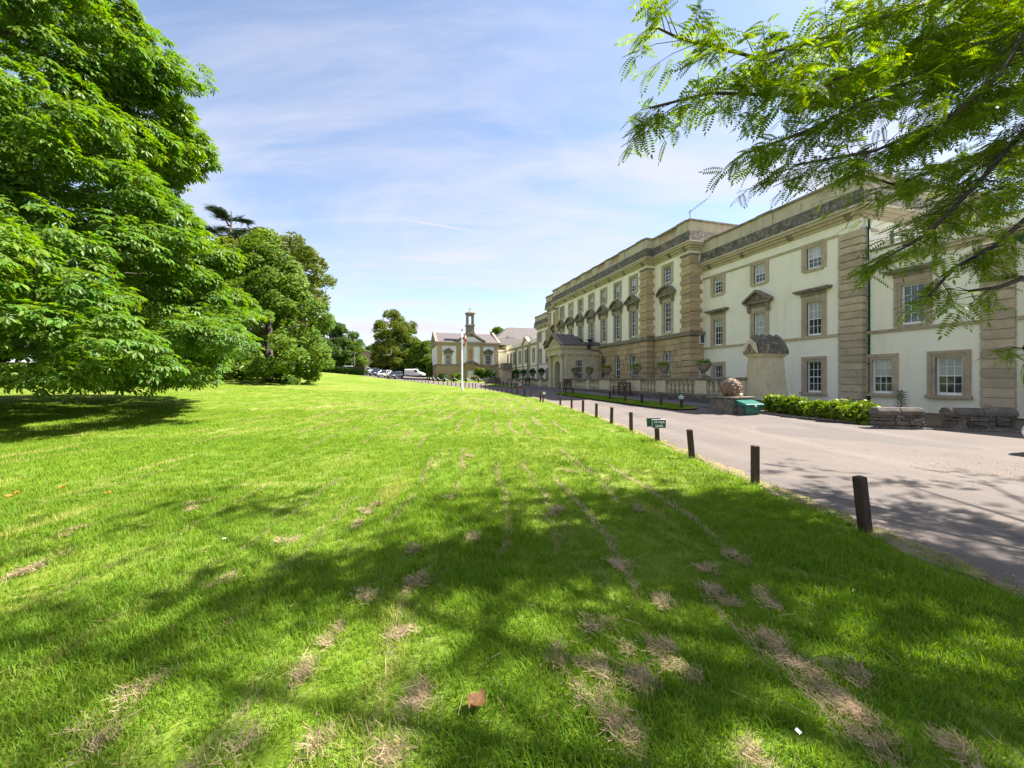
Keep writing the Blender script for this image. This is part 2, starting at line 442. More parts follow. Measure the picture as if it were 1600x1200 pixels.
sheet('planting_bed', [(15.2, 13.9, 22.6, 14.2), (15.5, 12.5, 22.9, 12.5), (16.2, 9.9, 22.9, 9.9), (16.6, 8.6, 22.9, 8.6), (18.9, 7.4, 22.9, 7.4), (20.4, 6.6, 22.9, 6.6), (20.6, -20, 22.9, -20)], M_SOIL, .075, 40, across=6)
sheet('area_floor', [(16.9, 15, 22.5, 15), (16.9, 82, 22.7, 82)], M_PAVE, .042, 60)
# ------------------------------------------------------------------ building kit (local x = into the building, y = along the front, z up)
CACHE = {}
def cached(key, fn):
    if key not in CACHE: CACHE[key] = fn()
    return CACHE[key]

def wall_front(mb, y0, y1, z0, z1, holes, x=0., depth=.22):
    ysb = sorted({y0, y1, *[h[0] for h in holes], *[h[1] for h in holes]})
    zsb = sorted({z0, z1, *[h[2] for h in holes], *[h[3] for h in holes]})
    for i in range(len(ysb) - 1):
        for j in range(len(zsb) - 1):
            cy, cz = (ysb[i] + ysb[i + 1]) / 2, (zsb[j] + zsb[j + 1]) / 2
            if not (y0 <= cy <= y1 and z0 <= cz <= z1): continue
            if any(h[0] < cy < h[1] and h[2] < cz < h[3] for h in holes): continue
            a, b, c, d = ysb[i], ysb[i + 1], zsb[j], zsb[j + 1]
            mb.quad((x, a, c), (x, a, d), (x, b, d), (x, b, c))
    for a, b, c, d in holes:
        e = x + depth
        mb.quad((x, a, c), (e, a, c), (e, a, d), (x, a, d)); mb.quad((x, b, c), (x, b, d), (e, b, d), (e, b, c))
        mb.quad((x, a, c), (x, b, c), (e, b, c), (e, a, c)); mb.quad((x, a, d), (e, a, d), (e, b, d), (x, b, d))

def surround_mesh(w, h, sw, sill, head=0.):
    def f():
        m = MB(); p = -.07
        for s in (-1, 1):
            a, b = sorted((s * w / 2, s * (w / 2 + sw * .45))); m.box(p + .03, .17, a, b, 0, h)
            a, b = sorted((s * (w / 2 + sw * .45), s * (w / 2 + sw))); m.box(p, .01, a, b, -sw * .25, h + sw * .45)
        m.box(p + .03, .17, -w / 2 - sw * .45, w / 2 + sw * .45, h, h + sw * .45)
        m.box(p - .004, .01, -w / 2 - sw, w / 2 + sw, h + sw * .45, h + sw + head)
        if sill: m.box(p - .09, .16, -w / 2 - sw - .05, w / 2 + sw + .05, -sill, -.001)
        else: m.box(p - .002, .17, -w / 2 - sw * .45 + .001, w / 2 + sw * .45 - .001, -sw * .6, -.001)
        return m.mesh('surround', M_STONE)
    return cached(('sur', w, h, sw, sill, head), f)
def sash_mesh(w, h, nx, ny):
    def f():
        m = MB(); e = .075; b = .022
        m.box(.09, .20, -w / 2, -w / 2 + e, 0, h); m.box(.09, .20, w / 2 - e, w / 2, 0, h)
        m.box(.092, .20, -w / 2 + e, w / 2 - e, 0, .11); m.box(.092, .20, -w / 2 + e, w / 2 - e, h - .06, h)
        m.box(.10, .19, -w / 2 + e, w / 2 - e, h / 2 - .025, h / 2 + .025)
        for i in range(1, nx):
            y = -w / 2 + e + (w - 2 * e) * i / nx; m.box(.12, .16, y - b / 2, y + b / 2, .11, h - .06)
        for j in range(1, ny):
            if ny % 2 == 0 and j == ny // 2: continue
            z = .11 + (h - .17) * j / ny; m.box(.123, .158, -w / 2 + e, w / 2 - e, z - b / 2, z + b / 2)
        return m.mesh('sash', M_PAINT)
    return cached(('sash', w, h, nx, ny), f)
def pane_mesh(pw, ph, k):
    def f():
        return MB().box(.143, .149, -pw / 2, pw / 2, -ph / 2, ph / 2).mesh('pane', M_BLIND if k else M_GLASS)
    return cached(('pane', round(pw, 3), round(ph, 3), k), f)

def pediment_mesh(kind, w, sw):
    def f():
        m = MB(); W = w / 2 + sw
        if kind == 'flat':
            m.box(-.12, .02, -W, W, 0, .2); m.box(-.3, .02, -W - .25, W + .25, .2, .27); m.box(-.36, .02, -W - .31, W + .31, .27, .36)
        else:
            m.box(-.10, .02, -W, W, 0, .26)
            for s in (-1, 1):
                m.frus(-.16, .02, s * W - .09, s * W + .09, -.28, -.26, .02, s * W - .09, s * W + .09, .26)
            E_ = W + .26
            m.box(-.34, .02, -E_, E_, .26, .36)
            hgt = .62 if kind == 'tri' else .6
            n = 2 if kind == 'tri' else 10
            pts = []
            for i in range(n + 1):
                y = -E_ - .06 + 2 * (E_ + .06) * i / n
                z = .36 + (hgt * (1 - abs(y) / (E_ + .06)) if kind == 'tri' else hgt * (math.sqrt(max(0, 1.55 ** 2 - (1.18 * y / (E_ + .06)) ** 2)) - math.sqrt(1.55 ** 2 - 1.18 ** 2)) / (1.55 - math.sqrt(1.55 ** 2 - 1.18 ** 2)))
                pts.append((y, z))
            th = .15
            for i in range(n):
                (a, za), (b, zb) = pts[i], pts[i + 1]
                m.prism([(a, za - .002), (b, zb - .002), (b, zb + th), (a, za + th)], -.40, .02, 'x')
            m.prism([(y, z) for y, z in pts[::-1]] + [], -.14, .019, 'x')
        return m.mesh('pediment', M_WEATH)
    return cached(('ped', kind, w, sw), f)

def window(bld, y, z, w, h, nx, ny, sw=.26, sill=.12, ped=None, each=False, blind=None, rot=0, x=0., head=0., gap=0.):
    win = ob('window', surround_mesh(w, h, sw, sill, head), bld, (x, y, z), (0, 0, rot))
    ob('sash', sash_mesh(w, h, nx, ny), win)
    e = .075
    if each:
        pw, ph = (w - 2 * e) / nx, (h - .17) / ny
        for i in range(nx):
            for j in range(ny):
                k = 1 if (blind is not None and j >= ny - blind) else 0
                o = ob('pane', pane_mesh(pw, ph, k), win, (0, -w / 2 + e + pw * (i + .5), .11 + ph * (j + .5)))
                o.rotation_euler = (0, RND.uniform(-.006, .006), RND.uniform(-.006, .006))
    else:
        ph = (h - .17) / 2
        for j in range(2):
            k = 1 if (blind is not None and j >= 2 - blind) else 0
            ob('pane', pane_mesh(w - 2 * e, ph, k), win, (0, 0, .11 + ph * (j + .5)))
    if ped:
        ob('hood' if ped == 'flat' else 'pediment', pediment_mesh(ped, w, sw), win, (0, 0, h + sw + head + .001))
    return win

UNIT_BLOCK = {}
def block_mesh(m, kind='plain'):
    def f():
        b = MB()
        if kind == 'plain': b.box(-.5, .5, -.5, .5, -.5, .5)
        elif kind == 'pillow':      # rounded end faces, as on rusticated piers
            prof = [(-.42, -.5), (.42, -.5), (.485, -.3), (.5, 0), (.485, .3), (.42, .5), (-.42, .5), (-.485, .3), (-.5, 0), (-.485, -.3)]
            b.prism(prof, -.5, .5, 'x')
        me = b.mesh('stone_block', m, bevel=.035 if kind == 'plain' else 0)
        return me
    return cached(('blk', m.name, kind), f)
def stone(parent, x0, x1, y0, y1, z0, z1, m=None, name='stone_block', kind='plain'):
    return ob(name, block_mesh(m or M_ASH, kind), parent, ((x0 + x1) / 2, (y0 + y1) / 2, (z0 + z1) / 2), scale=(x1 - x0, y1 - y0, z1 - z0))

def slab(mb, x0, x1, y0, y1, z0, z1, p, lo=True, hi=True):
    mb.box(x0 - p, x1, y0 - (p if lo else 0), y1 + (p if hi else 0), z0, z1)

def top_works(b, x0, x1, y0, y1, zc, zd, zp, zt, lo=True, hi=True, holes=(), brackets=(), strips=(), clo=None, chi=None):
    """cornice zc-zd, sloped blackened weathering zd-zp, parapet zp-zt with coping; holes = balustraded openings (y0,y1)"""
    m = MB(); h = zd - zc
    slab(m, x0, x1, y0, y1, zc, zc + h * .28, .10, lo, hi); slab(m, x0, x1, y0, y1, zc + h * .28, zc + h * .55, .24, lo, hi)
    slab(m, x0, x1, y0, y1, zc + h * .55, zc + h * .8, .42, lo, hi); slab(m, x0, x1, y0, y1, zc + h * .8, zd, .52, lo, hi)
    ob('cornice', m.mesh('cornice', M_PAR), b)
    br = cached('bracket', lambda: MB().frus(-.06, .1, -.13, .13, -.22, -.3, .1, -.15, .15, .08).mesh('bracket', M_WEATH, bevel=.02))
    for y in brackets: ob('bracket', br, b, (x0 - .1, y, zc + h * .42))
    a = .46; c = .37
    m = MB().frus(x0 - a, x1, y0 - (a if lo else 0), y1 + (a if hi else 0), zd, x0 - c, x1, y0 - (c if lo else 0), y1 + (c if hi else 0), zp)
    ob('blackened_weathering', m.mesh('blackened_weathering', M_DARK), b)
    m = MB(); t = .34
    zk = zt - .13
    lo_y, hi_y = y0 - (.3 if lo else 0), y1 + (.3 if hi else 0)
    # front run with openings
    ed = lo_y
    for ha, hb in holes:
        m.box(x0 - .3, x0 - .3 + t, ed, ha, zp - .02, zk); ed = hb
        m.box(x0 - .3, x0 - .3 + t, ha, hb, zp - .02, zp + .12)
    m.box(x0 - .3, x0 - .3 + t, ed, hi_y, zp - .02, zk)
    if lo: m.box(x0 - .3 + t, x1, lo_y, lo_y + t, zp - .02, zk)
    if hi: m.box(x0 - .3 + t, x1, hi_y - t, hi_y, zp - .02, zk)
    ob('parapet', m.mesh('parapet', M_PAR), b)
    m = MB(); m.box(x0 - .4, x0 + t, lo_y - .08, hi_y + .08, zk, zt)
    if lo: m.box(x0 + t, x1 + .05, lo_y - .08, lo_y + t + .06, zk, zt)
    if hi: m.box(x0 + t, x1 + .05, hi_y - t - .06, hi_y + .08, zk, zt)
    ob('coping', m.mesh('coping', M_WEATH), b)
    for ya, yb in strips:
        ob('parapet_pier', MB().box(x0 - .37, x0 - .28, ya, yb, zp - .02, zk + .001).mesh('parapet_pier', M_PAR), b)
        ob('coping', MB().box(x0 - .46, x0 - .39, ya - .06, yb + .06, zk - .002, zt + .01).mesh('coping', M_WEATH), b)
    bal = cached('parbal', lambda: MB().lathe([(.05, 0), (.09, .1), (.10, .2), (.05, .38), (.045, .44), (.075, .5)], 6).mesh('parapet_baluster', M_PAR, True))
    hh = zk - zp - .12
    for ha, hb in holes:
        n = max(2, int((hb - ha) / .24))
        for i in range(n):
            ob('parapet_baluster', bal, b, (x0 - .13, ha + (hb - ha) * (i + .5) / n, zp + .12), scale=(1, 1, hh / .5))

def body(b, y0, y1, z0, z1, holes, depth, m, name='wall', x=0., roof=True, lo_holes=()):
    k = MB()
    wall_front(k, y0, y1, z0, z1, holes, x)
    k.quad((x, y0, z0), (x + depth, y0, z0), (x + depth, y0, z1), (x, y0, z1))
    k.quad((x, y1, z0), (x, y1, z1), (x + depth, y1, z1), (x + depth, y1, z0))
    k.quad((x + depth, y0, z0), (x + depth, y1, z0), (x + depth, y1, z1), (x + depth, y0, z1))
    o = ob(name, k.mesh(name, m), b)
    if roof: ob('roof', MB().box(x + .1, x + depth - .1, y0 + .05, y1 - .05, z1, z1 + .4).mesh('roof', M_LEAD), b)
    return o

def hole(y, z, w, h): return (y - w / 2, y + w / 2, z, z + h)
def band(b, y0, y1, z0, z1, p, m=None, x=0., name='string_course', lo=0., hi=0.):
    return ob(name, MB().box(x - p, x + .05, y0 - lo, y1 + hi, z0, z1).mesh(name, m or M_STONE), b)

def downpipe(b, x, y, z0, z1, hopper=None):
    p = ob('downpipe', MB().tube([(x, y, z0), (x, y, z1)], .055, 8).mesh('downpipe', M_GREEN, True), b)
    k = MB()
    for z in np.arange(z0 + .6, z1, 1.7): k.lathe([(.075, 0), (.075, .07)], 8, (x, y, float(z)))
    ob('pipe_collar', k.mesh('pipe_collar', M_GREEN), p)
    if hopper is not None:
        ob('hopper', MB().frus(x - .09, x + .12, y - .12, y + .12, hopper - .25, x - .22, x + .14, y - .26, y + .26, hopper).box(x - .25, x + .15, y - .3, y + .3, hopper, hopper + .1).mesh('hopper', M_GREEN), p)

# ------------------------------------------------------------------ three-storey cream block with quoin (u 14.3 .. 24.95)
V0, U0 = 22.5, 14.3
rb = site('cream_range', 'three-storey cream rendered range with tan quoins, behind the scalloped gate pier', 'building', V0, U0)
W3 = [16.62 - U0, 20.1 - U0, 23.52 - U0]
holes = []
ww, = (.80,)
for i, y in enumerate(W3):
    holes += [hole(y, 7.88, .82, 1.2), hole(y, 4.12, .82, 1.88 if i != 1 else 1.8), hole(y, .93, .82, 1.74)]
body(rb, 0, 10.65, -.3, 9.9, holes, 9.5, M_CREAM, roof=True)
for i, y in enumerate(W3):
    window(rb, y, 7.88, .82, 1.2, 3, 4, .27, 0, each=True, blind=(2, 2, 1)[i])
    window(rb, y, 4.12, .82, 1.88 if i != 1 else 1.8, 3, 4, .27, 0, ped=('flat', 'tri', 'flat')[i], each=True, blind=(2, 4, 1)[i], head=.1)
    window(rb, y, .93, .82, 1.74, 3, 4, .27, .14, each=True, blind=None)
for ya, yb in ((1.02, W3[0] - .68), (W3[0] + .68, W3[1] - .68), (W3[1] + .68, W3[2] - .68), (W3[2] + .68, 10.62)):
    band(rb, ya, yb, 9.22, 9.34, .07)
band(rb, 1.02, 10.62, 3.94, 4.08, .08)
ob('string_course', MB().box(-.045, 1.2, -.07, -.001, 9.2, 9.34).mesh('string_course', M_STONE), rb)
z = -.1
k = 0
while z < 9.1:
    h = .375
    stone(rb, -.11, .45, -.11, 1.0, z, z + h - .04, M_STONE, 'quoin'); z += h; k += 1
top_works(rb, 0, 9.5, 0, 10.65, 9.84, 10.4, 11.14, 12.05, True, False, brackets=(.45, 3.6, 7.0, 9.9), strips=((0, .9), (4.6, 5.6), (9.0, 9.6)))
downpipe(rb, -.06 + .35, -.2, .1, 9.7, 6.9 + .25)

# ------------------------------------------------------------------ two-storey wing (u -8 .. 14.2)
V0, U0 = 22.8, 14.25
wg = site('cream_wing', 'two-storey cream wing with dark plinth behind the low rubble walls', 'building', V0, U0)
fy, ga, gb = 12.35 - U0, 13.56 - U0, 11.11 - U0
more = [6.2 - U0, 3.2 - U0]
holes = [hole(fy, 4.2, .88, 1.85), hole(ga, .98, .84, 1.66), hole(gb, .98, .88, 1.66)]
for y in more: holes += [hole(y, 4.2, .88, 1.85), hole(y, .98, .88, 1.66)]
body(wg, -22, 0, -.4, 7.3, holes, 8, M_CREAM)
window(wg, fy, 4.2, .88, 1.85, 3, 4, .26, 0, ped='flat', each=True, blind=None, head=.14)
window(wg, ga, .98, .84, 1.66, 3, 4, .26, .15, each=True, blind=2)
window(wg, gb, .98, .88, 1.66, 3, 4, .26, .15, each=True, blind=2)
for y in more:
    window(wg, y, 4.2, .88, 1.85, 3, 4, .26, 0, ped='flat'); window(wg, y, .98, .88, 1.66, 3, 4, .26, .15, blind=1)
for ya, yb in ((-22, -5.12), (-4.08, 0)): band(wg, ya, yb, 3.93, 4.07, .08)
ob('plinth', MB().box(-.05, .05, -22, -.01, -.4, .16).mesh('plinth', M_IRON), wg)
z = .17
while z < 7.0:
    stone(wg, -.1, .3, -5.08, -4.12, z, z + .345, M_STONE, 'quoin'); z += .385
m = MB(); slab(m, 0, 7.9, -22, 0, 7.2, 7.32, .08, True, False); slab(m, 0, 7.9, -22, 0, 7.32, 7.45, .22, True, False); slab(m, 0, 7.9, -22, 0, 7.45, 7.55, .3, True, False)
ob('cornice', m.mesh('cornice', M_PAR), wg)
ob('parapet', MB().box(.02, .3, -22, -.02, 7.55, 8.02).mesh('parapet', M_CREAM), wg)
ob('coping', MB().box(-.06, .36, -22, -.01, 8.02, 8.12).mesh('coping', M_WEATH), wg)
downpipe(wg, -.12, -5.42, -.1, 7.2, 7.0)
# terrace rail on the wing's flat roof
tr = site('terrace_railing', 'slim grey railing on the flat roof of the two-storey wing', 'railing', 23.6, 13.6, 7.7)
m = MB(); m.tube([(0, 0, 1.15), (0, -6, 1.15)], .03, 6); ob('top_rail', m.mesh('top_rail', M_LEAD), tr)
for i in range(16): ob('baluster', MB().tube([(0, -.4 * i, 0), (0, -.4 * i, 1.14)], .018, 5).mesh('baluster', M_LEAD), tr)
for i in (0, 5, 10, 15): ob('post', MB().box(-.05, .05, -.4 * i - .055, -.4 * i + .055, -.05, 1.3).mesh('post', M_LEAD), tr)

# ------------------------------------------------------------------ main block (u 24.95 .. 53.9)
V0, U0 = 20.63, 24.95
mbk = site('main_block', 'long main front with blocky stone piers and a row of pedimented windows', 'building', V0, U0)
XE = .67          # end bays stand back
A, B_, C_, D_ = 0., 4.4, 24.65, 28.95
cen = [31.4 - U0 + 2.68 * i for i in range(7)]
ends = [27.58 - U0, 51.35 - U0]
PED = ['tri', 'seg', 'tri', 'seg', 'tri', 'seg', 'tri']
uh = [hole(y, 9.55, .88, 1.3) for y in cen] + [hole(y, 5.5, .88, 2.45) for y in cen]
gh = [hole(y, 1.35, .95, 2.5) for y in cen if not (12.5 < y < 17)]
def part_bay(y0, y1, x, cs, peds, lo, hi):
    up = [hole(y, 9.55, .88, 1.3) for y in cs] + [hole(y, 5.5, .88, 2.45) for y in cs]
    gr = [hole(y, 1.35, .95, 2.5) for y in cs if not (12.5 < y < 17)]
    body(mbk, y0, y1, 5.25, 11.5, up, 12 - x, M_CREAM, x=x, roof=False)
    body(mbk, y0, y1, -.2, 5.25, gr, 12 - x, M_WEATH, name='ashlar_wall', x=x, roof=False)
    for y, pk in zip(cs, peds):
        window(mbk, y, 9.55, .88, 1.3, 2, 4, .27, 0, x=x, blind=RND.choice((None, 1, None)))
        window(mbk, y, 5.5, .88, 2.45, 2, 6, .27, 0, ped=pk, x=x, blind=RND.choice((None, None, 1)))
        if not (12.5 < y < 17):
            w_ = ob('window', cached('nosur', lambda: MB().box(-.03, .2, -.56, .56, -.14, -.001).mesh('window_sill', M_ASH)), mbk, (x, y, 1.35))
            ob('sash', sash_mesh(.95, 2.5, 2, 4), w_)
            for j in range(2): ob('pane', pane_mesh(.8, 1.16, 0), w_, (0, 0, .11 + 1.165 * (j + .5)))
    return gr
g1 = part_bay(A, B_, XE, ends[:1], ['seg'], True, False)
g2 = part_bay(B_, C_, 0, cen, PED, True, True)
g3 = part_bay(C_, D_, XE, ends[1:], ['seg'], False, True)
ob('roof', MB().box(.9, 11.8, .3, D_ - .3, 11.5, 12.4).mesh('roof', M_LEAD), mbk)
# ashlar blocks, each its own stone, courses of 0.46 m
def courses(y0, y1, x, holes, z0=1.2, z1=4.98, wmean=.95):
    z = z0; row = 0
    while z < z1 - .1:
        zt = min(z + .46, z1); y = y0 - (.45 if row % 2 else 0)
        while y < y1:
            wd = wmean * RND.uniform(.8, 1.2); a, b = max(y, y0), min(y + wd, y1); y += wd
            if b - a < .12: continue
            segs = [(a, b)]
            for h in holes:
                if h[2] < zt - .05 and h[3] > z + .05:
                    ns = []
                    for s0, s1 in segs:
                        if h[1] <= s0 or h[0] >= s1: ns.append((s0, s1)); continue
                        if h[0] - s0 > .08: ns.append((s0, h[0]))
                        if s1 - h[1] > .08: ns.append((h[1], s1))
                    segs = ns
            for s0, s1 in segs:
                stone(mbk, x - .05, x + .05, s0 + .015, s1 - .015, z + .017, zt - .017)
        z = zt; row += 1
courses(.95, B_, XE, g1)
courses(B_ + .95, 13.0, 0, g2)
courses(17.2, C_ - .95, 0, g2, 2.1)
def pier(y0, y1, x, side_lo=0., side_hi=0., up=True):
    """a rusticated pier: blocks below, alternating rounded blocks above, with returns"""
    sd = max(side_lo, side_hi, .1)
    z = -.1; r = 0
    while z < 4.9:
        stone(mbk, x - .10, x + sd, y0 - (.06 if side_lo else 0), y1 + (.06 if side_hi else 0), z, z + .425, M_ASH); z += .46
    z = 5.3
    while z < 11.05:
        wide = r % 2 == 0
        e = .10 if wide else 0
        stone(mbk, x - .10 - e * .4, x + min(sd, .9) + e, y0 - .02 - e, y1 + .02 + e, z, z + .335, M_ASH, kind='pillow' if wide else 'plain'); z += .36; r += 1
    ob('pier_cap', MB().box(x - .16, x + min(sd, .9) + .06, y0 - .08, y1 + .08, 11.06, 11.2).mesh('pier_cap', M_WEATH), mbk)
pier(0, .9, XE, side_lo=.9)
pier(B_, B_ + .9, 0, side_lo=.6)
pier(C_ - .9, C_, 0, side_hi=.6)
pier(D_ - .9, D_, XE, side_hi=.9)
# courses on the return face of the near end
for z0 in np.arange(1.2, 4.8, .46):
    stone(mbk, XE + .91, XE + 1.22, -.035, .05, z0 + .01, z0 + .45)
for ya, yb, x in ((0, B_, XE), (B_, C_, 0), (C_, D_, XE)):
    lo = .18 if ya in (0, B_) else 0; hi = .18 if yb in (D_, C_) else 0
    ob('belt_course', MB().box(x - .2, x + 1.2, ya - lo, yb + hi, 5.0, 5.28).mesh('belt_course', M_WEATH), mbk)
top_works(mbk, XE, 12, A, B_, 11.42, 12.0, 12.76, 13.63, True, False, holes=((1.15, 3.35),), brackets=(.45, 2.2), strips=((0, 1.0),))
top_works(mbk, 0, 12, B_, C_, 11.421, 12.001, 12.761, 13.64, True, True, holes=tuple((y - .65, y + .65) for y in cen[1:6]), brackets=[B_ + .45] + [(cen[i] + cen[i + 1]) / 2 for i in range(6)] + [C_ - .45],
          strips=[(B_, B_ + 1)] + [((cen[i] + cen[i + 1]) / 2 - .4, (cen[i] + cen[i + 1]) / 2 + .4) for i in range(6)] + [(C_ - 1, C_)])
top_works(mbk, XE, 12, C_, D_, 11.42, 12.0, 12.76, 13.63, False, True, brackets=(C_ + 2, D_ - .4), strips=((D_ - 1, D_),))
for z0, hh in ((4.36, .8), (2.0, .8), (10.5, .62)):
    w_ = ob('window', cached(('small', hh), lambda: MB().box(-.06, .05, -.25, -.19, 0, hh).box(-.06, .05, .19, .25, 0, hh).box(-.06, .05, -.19, .19, 0, .06).box(-.06, .05, -.19, .19, hh - .06, hh).mesh('small_window', M_PAINT)), mbk, (XE + 1.0, -.06, z0), (0, 0, math.pi / 2))
    ob('pane', cached(('smallp', hh), lambda: MB().box(-.02, .0, -.19, .19, .06, hh - .06).mesh('pane', M_GLASS)), w_)

# aerials
def aerial(v, u, z, h, label):
    a = site('roof_aerial', label, 'aerial', v, u, z)
    ob('mast', MB().tube([(0, 0, -.6), (0, 0, h)], .03, 6).mesh('mast', M_LEAD), a)
    ob('boom', MB().tube([(0, .15, h - .2), (.5, -1.25, h + .35)], .02, 5).mesh('boom', M_IRON), a)
    m = MB()
    for i in range(7):
        t = i / 6; m.tube([(.5 * t - .2, .15 - 1.4 * t - .1, h - .2 + .55 * t), (.5 * t + .2, .15 - 1.4 * t + .1, h - .2 + .55 * t)], .008, 4)
    ob('elements', m.mesh('elements', M_IRON), a)
aerial(21.9, 25.7, 13.6, 1.25, 'thin TV aerial on the corner parapet of the main block')
aerial(24.6, 14.9, 12.0, .9, 'small TV aerial above the corner of the cream range')

# ------------------------------------------------------------------ entrance porch (v 16.7 .. 20.6, u 37.9 .. 41.6)
pc = site('entrance_porch', 'projecting stone porch with arched doorway, pediment and slate roof', 'porch', 16.7, 37.9, .3)
PW, PD, PH = 3.7, 3.93, 4.4
wins = [(1.35, 2.05, .75, 3.4)]
m = MB()
# front with arch
ac, ar, asz = PW / 2, .78, 2.55
arc = [(ac - ar, -.3), (ac - ar, asz)] + [(ac - ar * math.cos(math.pi * i / 12), asz + ar * math.sin(math.pi * i / 12)) for i in range(1, 12)] + [(ac + ar, asz), (ac + ar, -.3)]
for (a, za), (b, zb) in zip(arc[:-1], arc[1:]):
    m.quad((0, a, za), (.6, a, za), (.6, b, zb), (0, b, zb))
for i in range(1, len(arc) - 2):
    (a, za), (b, zb) = arc[i], arc[i + 1]
    m.quad((0, a, za), (0, a, PH), (0, b, PH), (0, b, zb))
m.quad((0, 0, -.3), (0, 0, PH), (0, ac - ar, PH), (0, ac - ar, -.3)); m.quad((0, ac + ar, -.3), (0, ac + ar, PH), (0, PW, PH), (0, PW, -.3))
# near side wall (faces -y) with window opening
def side(y, hs):
    xsb = sorted({0, PD, *[q for h in hs for q in h[:2]]}); zsb = sorted({-.3, PH, *[q for h in hs for q in h[2:]]})
    for i in range(len(xsb) - 1):
        for j in range(len(zsb) - 1):
            cx, cz = (xsb[i] + xsb[i + 1]) / 2, (zsb[j] + zsb[j + 1]) / 2
            if any(h[0] < cx < h[1] and h[2] < cz < h[3] for h in hs): continue
            m.quad((xsb[i], y, zsb[j]), (xsb[i + 1], y, zsb[j]), (xsb[i + 1], y, zsb[j + 1]), (xsb[i], y, zsb[j + 1]))
    for h in hs:
        s = .2 if y == 0 else -.2
        m.quad((h[0], y, h[2]), (h[0], y + s, h[2]), (h[0], y + s, h[3]), (h[0], y, h[3])); m.quad((h[1], y, h[2]), (h[1], y + s, h[2]), (h[1], y + s, h[3]), (h[1], y, h[3]))
        m.quad((h[0], y, h[3]), (h[0], y + s, h[3]), (h[1], y + s, h[3]), (h[1], y, h[3])); m.quad((h[0], y, h[2]), (h[0], y + s, h[2]), (h[1], y + s, h[2]), (h[1], y, h[2]))
side(0, wins); side(PW, wins)
ob('wall', m.mesh('wall', M_PALE), pc)
ob('floor', MB().box(-.05, PD, .05, PW - .05, -.4, -.02).mesh('floor', M_PALE), pc)
ob('inner_door', MB().box(PD - .3, PD - .2, .9, PW - .9, 0, 3.0).mesh('inner_door', M_POST), pc)
w_ = ob('window', MB().box(1.27, 1.35, -.05, .1, .68, 3.4).box(2.05, 2.13, -.05, .1, .68, 3.4).box(1.27, 2.13, -.052, .1, 3.4, 3.5).mesh('window', M_PALE), pc)
m = MB()
for x in (1.35, 1.56, 1.81, 2.02): m.box(x, x + .03, .07, .12, .75, 3.4)
for z in (.75, 1.38, 2.04, 2.7, 3.35): m.box(1.35, 2.05, .072, .118, z, z + .045)
ob('sash', m.mesh('sash', M_PAINT), w_)
for x in (1.38, 1.59, 1.84):
    for z in (.79, 1.42, 2.08, 2.74): ob('pane', cached('ppane', lambda: MB().box(0, .22, .09, .1, 0, .62).mesh('pane', M_GLASS)), w_, (x, 0, z))
pil = cached('ppil', lambda: MB().box(-.12, .12, -.14, .02, -.3, .1).box(-.1, .1, -.1, .02, .1, 3.75).box(-.13, .13, -.15, .02, 3.75, 3.95).mesh('pilaster', M_PALE))
for x in (.22, 1.05, 2.36, 3.3): ob('pilaster', pil, pc, (x, 0, 0))
cl = cached('pcol', lambda: MB().box(-.27, .27, -.27, .27, -.35, 0).lathe([(.24, 0), (.24, .12), (.2, .2), (.2, 1.6), (.17, 3.6), (.23, 3.75)], 14).box(-.25, .25, -.25, .25, 3.75, 3.95).mesh('column', M_PALE))
for y in (.3, PW - .3): ob('column', cl, pc, (-.16, y, 0))
m = MB()
m.box(-.45, PD, -.18, PW + .18, 3.951, 4.5); m.box(-.55, PD, -.3, PW + .3, 4.5, 4.65); m.box(-.68, PD, -.45, PW + .45, 4.65, 4.82)
ob('entablature', m.mesh('entablature', M_PALE), pc)
rz_ = 4.82
ob('pediment', MB().prism([(-.3, rz_), (PW + .3, rz_), (PW / 2, rz_ + 1.05)], -.38, -.3, 'x').mesh('pediment', M_STONE), pc)
m = MB()
for a, b in (((-.5, rz_), (PW / 2, rz_ + 1.3)), ((PW / 2, rz_ + 1.3), (PW + .5, rz_))):
    m.prism([(a[0], a[1]), (b[0], b[1]), (b[0], b[1] + .18), (a[0], a[1] + .18)], -.7, -.3, 'x')
ob('raking_cornice', m.mesh('raking_cornice', M_WEATH), pc)
m = MB()
for a, b in (((-.5, rz_), (PW / 2, rz_ + 1.3)), ((PW / 2, rz_ + 1.3), (PW + .5, rz_))):
    m.prism([(a[0], a[1] + .02), (b[0], b[1] + .02), (b[0], b[1] + .15), (a[0], a[1] + .15)], -.3, 1.9, 'x')
ob('roof', m.mesh('roof', M_SLATE), pc)
ob('parapet', MB().box(1.9, PD - .02, -.48, PW + .48, 4.82, 5.05).box(1.9, PD - .02, -.3, PW + .3, 5.05, 5.25).mesh('parapet', M_DARK), pc)

# ------------------------------------------------------------------ far cream block (u 53.9 .. 62.1) and far wing
V0, U0 = 22.5, 53.9
lb = site('far_cream_range', 'cream range with dark parapet beyond the entrance porch, beside the long main front', 'building', V0, U0)
ys_ = [57.5 - U0, 60.6 - U0]
holes = []
for y in ys_: holes += [hole(y, 7.9, .82, 1.3), hole(y, 4.3, .82, 2.1), hole(y, 1.6, .82, 1.6)]
body(lb, 0, 8.2, 0, 9.9, holes, 9, M_CREAM)
for i, y in enumerate(ys_):
    window(lb, y, 7.9, .82, 1.3, 2, 4, .26, 0); window(lb, y, 4.3, .82, 2.1, 2, 4, .26, 0, ped=('tri', None)[i]); window(lb, y, 1.6, .82, 1.6, 2, 4, .26, .1)
band(lb, 0, 8.2, 4.05, 4.2, .08); band(lb, 0, 8.2, 9.25, 9.38, .07)
ob('corner_pier', MB().box(-.09, .3, 7.4, 8.26, 0, 9.2).mesh('corner_pier', M_STONE), lb)
